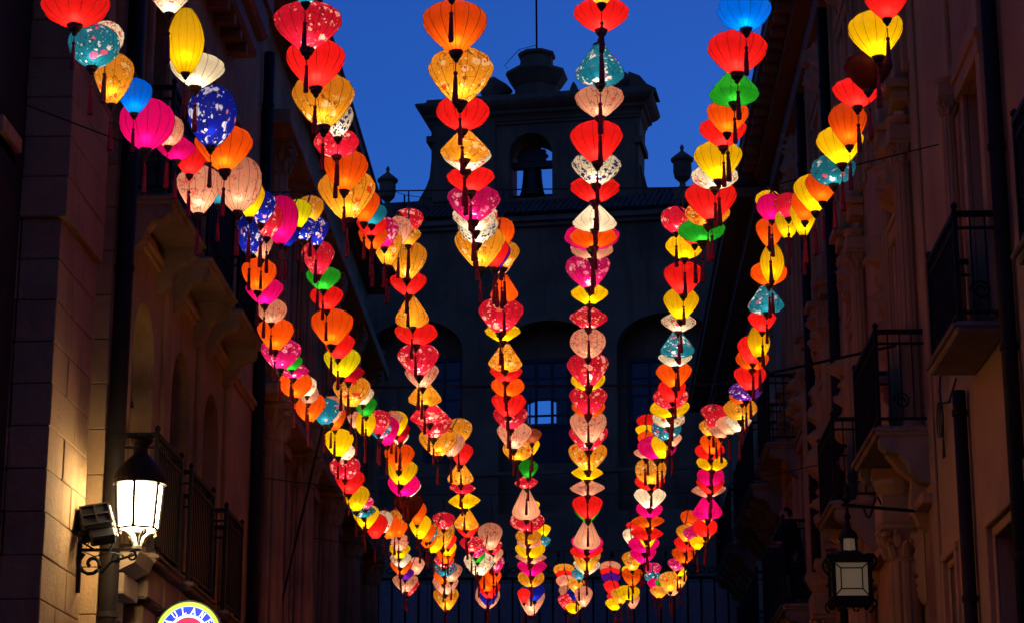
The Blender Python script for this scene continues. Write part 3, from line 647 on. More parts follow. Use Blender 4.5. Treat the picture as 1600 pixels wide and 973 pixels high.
# ================================================================ lit wall lamp
ld = 22.0
hub = at(214, 856, ld)
LAMP = thing('wall_lamp', 'lit iron street lantern on a scrolled wall bracket', 'street lamp', hub)
pz = lambda py: at(214, py, ld).z
pr = lambda npx: npx * ld / F * 1.015
hx = lambda r, z, k: (hub.x + r * math.cos(k * math.pi / 3 + .5), hub.y + r * math.sin(k * math.pi / 3 + .5), z)
zb_, zt_ = pz(826), pz(756); rb, rt_ = pr(32), pr(37.5)
gm = glow('lamp_glass', (1, .76, .43), 42)
fr = MB()
for k in range(6):
    MB().add([hx(rb, zb_, k), hx(rb, zb_, k + 1), hx(rt_, zt_, k + 1), hx(rt_, zt_, k)], [(0, 1, 2, 3)]).build('glass_pane', gm, LAMP)
    fr.tube([hx(rb * 1.02, zb_, k), hx(rt_ * 1.02, zt_, k)], .017, 6).tube([hx(rb * 1.03, zb_, k), hx(rb * 1.03, zb_, k + 1)], .014, 5).tube([hx(rt_ * 1.03, zt_, k), hx(rt_ * 1.03, zt_, k + 1)], .014, 5)
fr.build('lantern_frame', M['iron'], LAMP)
MB().lathe([(pr(42), pz(757)), (pr(43), pz(750)), (pr(41), pz(744)), (pr(36), pz(735)), (pr(25), pz(722)), (pr(15), pz(713)), (pr(11), pz(708)), (pr(10), pz(700)), (pr(13), pz(694)), (pr(18), pz(688)), (pr(17), pz(684)), (pr(8), pz(686))], (hub.x, hub.y, 0), 24).build('lamp_roof', M['iron'], LAMP, smooth=False)
m = MB()
for k in range(9): m.lathe([(.012, 0), (.012, .02), (.004, .04)], (hub.x + pr(16) * math.cos(k * .7), hub.y + pr(16) * math.sin(k * .7), pz(685)), 6)
m.build('crown', M['iron'], LAMP)
m = MB()
for k in range(4):
    c_, s2 = math.cos(k * math.pi / 2 + .6), math.sin(k * math.pi / 2 + .6)
    m.tube([(hub.x + c_ * r_, hub.y + s2 * r_, z_) for r_, z_ in ((.03, pz(853)), (.05, pz(846)), (.07, pz(838)), (.11, pz(832)), (.16, pz(829)), (.19, pz(830)), (.2, pz(834)), (.18, pz(836)))], .016, 6)
m.lathe([(.03, 0), (.05, .02), (.05, .05), (.03, .08)], (hub.x, hub.y, pz(860)), 12)
m.build('lamp_cradle', plain('weathered_zinc', (.3, .27, .22), .5, .4), LAMP)
bw = at(122, 860, ld)
m = MB().bar((XL + .02, hub.y, pz(858)), (hub.x + .03, hub.y, pz(858)), .035, .03).bar((XL + .02, hub.y, pz(845)), (XL + .02, hub.y, pz(925)), .04)
cx_, cz_ = at(143, 880, ld).x, pz(880)
m.tube([(cx_ + (.135 - .0075 * k) * math.cos(k * .55 + 2.2), hub.y, cz_ + (.135 - .0075 * k) * math.sin(k * .55 + 2.2)) for k in range(16)], .02, 6)
m.tube([(cx_ + .1, hub.y, cz_ - .1), (cx_ + .2, hub.y, cz_ + .02), (cx_ + .33, hub.y, cz_ + .06), (cx_ + .45, hub.y, cz_ + .1)], .014, 6)
m.tube([(hub.x - .2 + (.07 - .004 * k) * math.cos(k * .6), hub.y, pz(872) + (.07 - .004 * k) * math.sin(k * .6)) for k in range(14)], .013, 6)
m.tube([(hub.x - .05 + (.055 - .003 * k) * math.cos(-k * .6 + 2), hub.y, pz(868) + (.055 - .003 * k) * math.sin(-k * .6 + 2)) for k in range(14)], .012, 6)
m.build('bracket', M['iron'], LAMP)
# floodlight clipped on the bracket, seen from behind
fc = at(150, 812, ld - .1)
FL = thing('floodlight', 'black floodlight clamped to the bracket beside the lit lamp', 'floodlight', fc)
rot = Matrix.Rotation(R(-20), 4, 'Y') @ Matrix.Rotation(R(-25), 4, 'X') @ Matrix.Rotation(R(18), 4, 'Z')
def rb_(m_): 
    for v in m_.v: v.xyz = fc + (rot @ v)
    return m_
rb_(MB().cbox((-.17, -.08, -.14), (.17, .1, .15), .03).cbox((-.2, .1, -.17), (.2, .14, .17), .01)).build('housing', M['black'], FL)
m = MB()
for x in (-.14, 0, .14): m.box((x - .008, -.11, -.12), (x + .008, -.08, .12))
for z_ in (-.12, 0, .12): m.box((-.15, -.108, z_ - .008), (.15, -.082, z_ + .008))
rb_(m).build('cooling_fins', plain('worn_black_metal', (.06, .055, .05), .35, .5), FL)
rb_(MB().cbox((-.1, -.06, -.28), (.16, .08, -.15), .02)).build('driver_box', M['black'], FL)
MB().tube([fc + Vector((.12, 0, -.12)), fc + Vector((.2, 0, -.2)), fc + Vector((.16, 0, -.3)), fc + Vector((.1, 0, -.3))], .018, 6).tube([fc + Vector((-.14, 0, -.1)), fc + Vector((-.14, .02, -.22)), fc + Vector((0, .02, -.3))], .012, 6).build('yoke', M['iron'], FL)
MB().tube([fc + Vector((-.05, -.05, -.24)), fc + Vector((-.1, -.05, -.33)), fc + Vector((.02, -.05, -.38)), fc + Vector((.16, -.03, -.33)), fc + Vector((.3, 0, -.36))], .008, 5).build('power_lead', M['cord'], FL)
# ================================================================ round beer sign
sc_ = at(294, 991, 24.0); SR = 52.5 * 24 / F
SG = thing('round_sign', 'round lit beer sign with blue lettered ring under the first low balcony', 'sign', sc_)
def disc(r0, r1, y, name, mat, n=64, th=.012):
    m_ = MB(); vs = []
    for yy in (y, y + th):
        for rr in (r0, r1): vs += [(sc_.x + rr * math.cos(2 * math.pi * i / n), sc_.y + yy, sc_.z + rr * math.sin(2 * math.pi * i / n)) for i in range(n)]
    f = []
    for i in range(n):
        j = (i + 1) % n
        f += [(i, j, n + j, n + i), (2 * n + i, 3 * n + i, 3 * n + j, 2 * n + j), (n + i, n + j, 3 * n + j, 3 * n + i)]
        if r0 > 0: f.append((i, 2 * n + i, 2 * n + j, j))
    return m_.add(vs, f).build(name, mat, SG)
disc(SR * .975, SR * 1.02, -.02, 'rim', M['black'], th=.16)
disc(SR * .86, SR * .975, -.02, 'outer_ring', glow('lime_light', (.55, .9, .05), 1.15, tuple(.25 * q_ for q_ in (.55, .9, .05))))
disc(SR * .835, SR * .86, -.016, 'pale_line', glow('pale_light', (.55, .85, 1), 1.1, tuple(.25 * q_ for q_ in (.55, .85, 1))))
disc(SR * .60, SR * .835, -.012, 'blue_ring', glow('blue_light', (.0, .045, .8), 1.0, tuple(.25 * q_ for q_ in (.0, .045, .8))))
disc(SR * .52, SR * .60, -.016, 'white_ring', glow('white_light', (.75, .93, 1), 1.15))
disc(.001, SR * .52, -.012, 'red_disc', glow('red_light', (.9, .012, .10), 1.05, tuple(.25 * q_ for q_ in (.9, .012, .10))))
MB().box((sc_.x - SR * .5, sc_.y + .04, sc_.z - .02), (XL, sc_.y + .1, sc_.z + .05)).build('arm', M['iron'], SG)
LET = {  # serif capitals from strokes on a 1 x 1.4 body
 'P': [((.2,0),(.2,1.4)),((.2,1.33),(.6,1.33)),((.6,1.33),(.85,1.1)),((.85,1.1),(.85,.9)),((.85,.9),(.6,.68)),((.6,.68),(.2,.68))],
 'A': [((.08,0),(.5,1.4)),((.5,1.4),(.92,0)),((.25,.45),(.75,.45))], 'U': [((.15,1.4),(.15,.35)),((.15,.35),(.35,.05)),((.35,.05),(.65,.05)),((.65,.05),(.85,.35)),((.85,.35),(.85,1.4))],
 'L': [((.25,0),(.25,1.4)),((.25,.06),(.85,.06)),((.85,.06),(.85,.3))], 'N': [((.15,0),(.15,1.4)),((.15,1.38),(.85,.02)),((.85,0),(.85,1.4))],
 'E': [((.2,0),(.2,1.4)),((.2,1.34),(.85,1.34)),((.2,.72),(.7,.72)),((.2,.06),(.85,.06))], 'R': [((.2,0),(.2,1.4)),((.2,1.33),(.6,1.33)),((.6,1.33),(.85,1.1)),((.85,1.1),(.85,.92)),((.85,.92),(.6,.7)),((.6,.7),(.2,.7)),((.5,.7),(.9,0))]}
SER = {'P': [(.2,0),(.2,1.4)], 'A': [(.08,0),(.92,0)], 'U': [(.15,1.4),(.85,1.4)], 'L': [(.25,0),(.25,1.4)], 'N': [(.15,0),(.15,1.4),(.85,1.4)], 'E': [(.2,0),(.2,1.4)], 'R': [(.2,0),(.2,1.4),(.9,0)]}
wm = glow('letter_light', (.9, .97, 1), 1.15)
lh = SR * .185
for i, c_ in enumerate('PAULANER'):
    an = math.pi / 2 + (3.5 - i) * R(23.5); rad = SR * .625
    m = MB()
    for (p, q) in LET[c_]: m.bar((p[0], 0, p[1]), (q[0], 0, q[1]), .02 / lh * 1.4, .2)
    for (x, y) in SER[c_]: m.bar((x - .2, 0, y + (.04 if y < .7 else -.04)), (x + .2, 0, y + (.04 if y < .7 else -.04)), .02 / lh * 1.4, .09)
    for v in m.v:
        lx = (v.x - .5) * lh / 1.4 * 1.05; lz = v.z * lh / 1.4; yy = v.y * lh / 1.4
        a_ = an - lx / (rad + lz) ; v.xyz = Vector((sc_.x + (rad + lz) * math.cos(a_), sc_.y - .018 + yy * .3, sc_.z + (rad + lz) * math.sin(a_)))
    m.build('letter', wm, SG)
# ================================================================ wrought iron lantern on the balcony side
d2 = 24.6
c2 = at(1328, 908, d2)
LN = thing('iron_lantern', 'square wrought iron lantern with faint yellow panes hanging by the columns', 'lantern', c2)
w_ = .5 * 53 * d2 / F; zt, zb2 = at(1328, 882, d2).z, at(1328, 934, d2).z
lg = glow('dim_pane', (1, .72, .38), .05, (.5, .42, .25))
def ring(m_, hw, z_, th): 
    for a_, b_ in (((-1,-1),(1,-1)),((1,-1),(1,1)),((1,1),(-1,1)),((-1,1),(-1,-1))):
        m_.bar((c2.x + a_[0] * hw, c2.y + a_[1] * hw, z_), (c2.x + b_[0] * hw, c2.y + b_[1] * hw, z_), th)
for sx, sy in ((0, -1), (1, 0), (0, 1), (-1, 0)):
    tx, ty = -sy, sx
    def P_(u, z_, o_=0): return (c2.x + sx * (w_ + o_) + tx * u, c2.y + sy * (w_ + o_) + ty * u, z_)
    iw = w_ * .62; z0_, z1_ = zb2 + (zt - zb2) * .22, zt - (zt - zb2) * .16
    q = MB().add([P_(-w_, zb2), P_(w_, zb2), P_(w_, zt), P_(-w_, zt)], [(0, 1, 2, 3)]).build('pane', lg, LN)
    m = MB()
    for u, v, u2, v2 in ((-iw, z0_, iw, z0_), (iw, z0_, iw, z1_), (iw, z1_, -iw, z1_), (-iw, z1_, -iw, z0_), (-w_, zb2, -iw, z0_), (w_, zb2, iw, z0_), (-w_, zt, -iw, z1_), (w_, zt, iw, z1_)):
        m.tube([P_(u, v, .006), P_(u2, v2, .006)], .007, 4)
    m.build('glazing_bar', M['iron'], q)
m = MB(); ring(m, w_ * 1.06, zb2 - .035, .07); ring(m, w_ * 1.08, zt + .045, .09)
for sx in (-1, 1):
    for sy in (-1, 1): m.bar((c2.x + sx * w_ * 1.05, c2.y + sy * w_ * 1.05, zb2 - .1), (c2.x + sx * w_ * 1.05, c2.y + sy * w_ * 1.05, zt + .1), .045)
m.build('lantern_frame', M['iron'], LN)
zz2 = lambda py: at(1328, py, d2).z
MB().lathe([(w_ * 1.3, zz2(874)), (w_ * 1.0, zz2(866)), (w_ * .7, zz2(862)), (w_ * .55, zz2(860))], (c2.x, c2.y, 0), 4, a0=math.pi / 4, a1=math.pi * 2.25).lathe([(w_ * .62, zz2(841)), (w_ * .5, zz2(832)), (w_ * .2, zz2(824)), (w_ * .12, zz2(812)), (w_ * .22, zz2(806)), (w_ * .1, zz2(800)), (w_ * .1, zz2(786)), (w_ * .3, zz2(780)), (w_ * .1, zz2(770)), (w_ * .2, zz2(762)), (.004, zz2(752))], (c2.x, c2.y, 0), 10).build('lantern_roof', M['iron'], LN)
m = MB()
for k in range(4):
    a_ = k * math.pi / 2 + math.pi / 4
    m.bar((c2.x + w_ * .6 * math.cos(a_), c2.y + w_ * .6 * math.sin(a_), zz2(862)), (c2.x + w_ * .55 * math.cos(a_), c2.y + w_ * .55 * math.sin(a_), zz2(840)), .025)
m.build_each('vent_post', M['iron'], LN)
MB().lathe([(w_ * .46, zz2(861)), (w_ * .42, zz2(842))], (c2.x, c2.y, 0), 8).build('vent_glass', lg, LN)
m = MB()
for sgn in (-1, 1):
    for y_ in (-1, 1):
        m.tube([(c2.x + sgn * (w_ * 1.15 + .05 * math.sin(k * .6)), c2.y + y_ * w_ * .8, zz2(945) - .06 * math.cos(k * .6) * (1 - k * .05)) for k in range(11)], .012, 5)
        m.tube([(c2.x + sgn * w_ * .45 + .05 * math.cos(k * .6) * (1 - k * .05), c2.y + y_ * w_, zz2(946) + .05 * math.sin(k * .6) * (1 - k * .05)) for k in range(11)], .012, 5)
        m.tube([(c2.x + sgn * (w_ * 1.25 + .04 * math.sin(k * .7)), c2.y + y_ * w_, zt + .1 - k * .035) for k in range(10)], .014, 5)
m.build_each('scrollwork', M['iron'], LN)
MB().bar((c2.x - .05, c2.y, zz2(788)), (XR, c2.y + .5, zz2(788)), .035, .03).tube([(c2.x + .2 + .2 * k / 10, c2.y + .1, zz2(790) - .12 * math.sin(k * .6)) for k in range(11)], .012, 5).build('arm', M['iron'], LN)
# ================================================================ hanging coil of cable
k0 = side(1472, 655, XR - .03)
KC = thing('cable_coil', 'coil of black cable hanging on the rose wall beside the drainpipe', 'cable', k0)
m = MB()
for j in range(3):
    m.tube([(k0.x - .012 * j, k0.y + (.06 + .045 * j) * 1.4 * math.sin(t), k0.z + (.17 + .012 * j) * math.cos(t)) for t in [2 * math.pi * i / 18 for i in range(19)]], .008, 5)
m.build('coil', M['cord'], KC, smooth=True)
a1 = side(1471, 560, XR - .02); a2 = side(1494, 590, XR - .03)
MB().tube([k0 + Vector((0, 0, .16)), (XR - .03, (k0.y + a1.y) / 2 + .12, (k0.z + a1.z) / 2), a1], .011, 5).tube([k0 + Vector((0, 0, .18)), (XR - .03, (k0.y + a2.y) / 2, (k0.z + a2.z) / 2 - .03), a2], .011, 5).tube([k0 + Vector((0, 0, -.16)), k0 + Vector((0, .06, -.42)), k0 + Vector((0, -.06, -.42)), k0 + Vector((0, -.02, -.16))], .009, 5).build('loose_end', M['cord'], KC, smooth=True)
# ================================================================ the person on the long balcony
pf = Vector((3.55, 37.75, 6.6))
PE = thing('person', 'person in a long dark coat leaning at the railing of the long balcony', 'person', pf)
def skin(name, pts, edges, rad, mat, parent, sub=2):
    me = bpy.data.meshes.new(name); me.from_pydata([Vector(p) for p in pts], edges, [])
    me.materials.append(mat); o = link(name, me, parent)
    sm = o.modifiers.new('skin', 'SKIN'); sm.use_smooth_shade = True
    sk = me.skin_vertices[0].data
    for i, r_ in enumerate(rad): sk[i].radius = (r_, r_) if not isinstance(r_, tuple) else r_; sk[i].use_root = i == 0
    o.modifiers.new('sub', 'SUBSURF').levels = sub; o.modifiers['sub'].render_levels = sub
    return o
pts = [(0,0,.95), (-.02,0,1.15), (-.05,0,1.36), (-.09,0,1.50), (-.115,0,1.56), (-.14,0,1.63), (-.13,0,1.71)]; rad = [.14, .13, .15, .06, .055, .085, .075]; ed = [(i, i + 1) for i in range(6)]
pts += [(-.235,0,1.62), (-.215,0,1.565)]; rad += [.016, .03]; ed += [(5, 7), (5, 8)]
for sg in (-1, 1):
    n = len(pts); pts += [(-.05, sg*.18, 1.40), (-.04, sg*.24, 1.14), (-.24, sg*.21, 1.08), (-.30, sg*.20, 1.09)]; rad += [.06, .045, .03, .034]; ed += [(2, n), (n, n+1), (n+1, n+2), (n+2, n+3)]
    h_ = n + 3
    for k, (dy, dl, dz) in enumerate(((-.036, .07, .0), (-.012, .085, .005), (.012, .08, .004), (.034, .062, 0))):
        q = len(pts); pts += [(-.33, sg*.20 + dy, 1.10), (-.33 - dl * .6, sg*.20 + dy * 1.1, 1.095 + dz), (-.33 - dl * .85, sg*.20 + dy * 1.1, 1.06 + dz)]; rad += [.010, .009, .007]; ed += [(h_, q), (q, q+1), (q+1, q+2)]
    q = len(pts); pts += [(-.30, sg*.20 - sg*.045, 1.075), (-.335, sg*.20 - sg*.06, 1.06)]; rad += [.011, .009]; ed += [(h_, q), (q, q+1)]
    n = len(pts); pts += [(0, sg*.1, .88), (-.02, sg*.11, .5), (.03, sg*.11, .09), (-.11, sg*.12, .045)]; rad += [.085, .055, .04, .036]; ed += [(0, n), (n, n+1), (n+1, n+2), (n+2, n+3)]
body = skin('body', pts, ed, rad, plain('skin', (.5, .29, .2), .55), PE)
coatm = plain('dark_wool_coat', (.010, .010, .014), .9)
pts = [(0,0,.92), (-.02,0,1.15), (-.05,0,1.36), (-.085,0,1.48), (.01,0,.70), (.01,0,.52)]; rad = [.18, .175, .185, .085, (.19,.2), (.2,.21)]; ed = [(0,1),(1,2),(2,3),(0,4),(4,5)]
for sg in (-1, 1):
    n = len(pts); pts += [(-.05, sg*.19, 1.41), (-.04, sg*.25, 1.13), (-.235, sg*.215, 1.08)]; rad += [.085, .068, .05]; ed += [(2, n), (n, n+1), (n+1, n+2)]
skin('coat', pts, ed, rad, coatm, PE)
pts = []; rad = []; ed = []
pts = [(0,0,.8)]; rad = [.12]
for sg in (-1, 1):
    n = len(pts); pts += [(0, sg*.1, .72), (-.02, sg*.11, .45), (.02, sg*.11, .12)]; rad += [.09, .072, .062]; ed += [(0, n), (n, n+1), (n+1, n+2)]
skin('trousers', pts, ed, rad, plain('dark_trousers', (.012, .012, .016), .9), PE)
for sg in (-1, 1): skin('shoe', [(.05, sg*.11, .05), (-.05, sg*.115, .05), (-.15, sg*.12, .04)], [(0,1),(1,2)], [.05, .05, .038], M['black'], PE)
skin('hair', [(-.11,0,1.70), (-.06,0,1.65), (-.065,0,1.58), (-.16,0,1.735), (-.10,.06,1.66), (-.10,-.06,1.66)], [(0,1),(1,2),(0,3),(0,4),(0,5)], [.085, .07, .055, .05, .045, .045], plain('dark_hair', (.01, .008, .007), .7), PE)
for sg in (-1, 1): MB().lathe([(.004, -.011), (.011, 0), (.004, .011)], pf + Vector((-.213, sg * .032, 1.64)), 8).build('eye', M['black'], PE)
for sg in (-1, 1): MB().lathe([(.006, -.03), (.016, 0), (.008, .03)], pf + Vector((-.12, sg * .088, 1.63)), 8).build('ear', bpy.data.materials['skin'], PE)
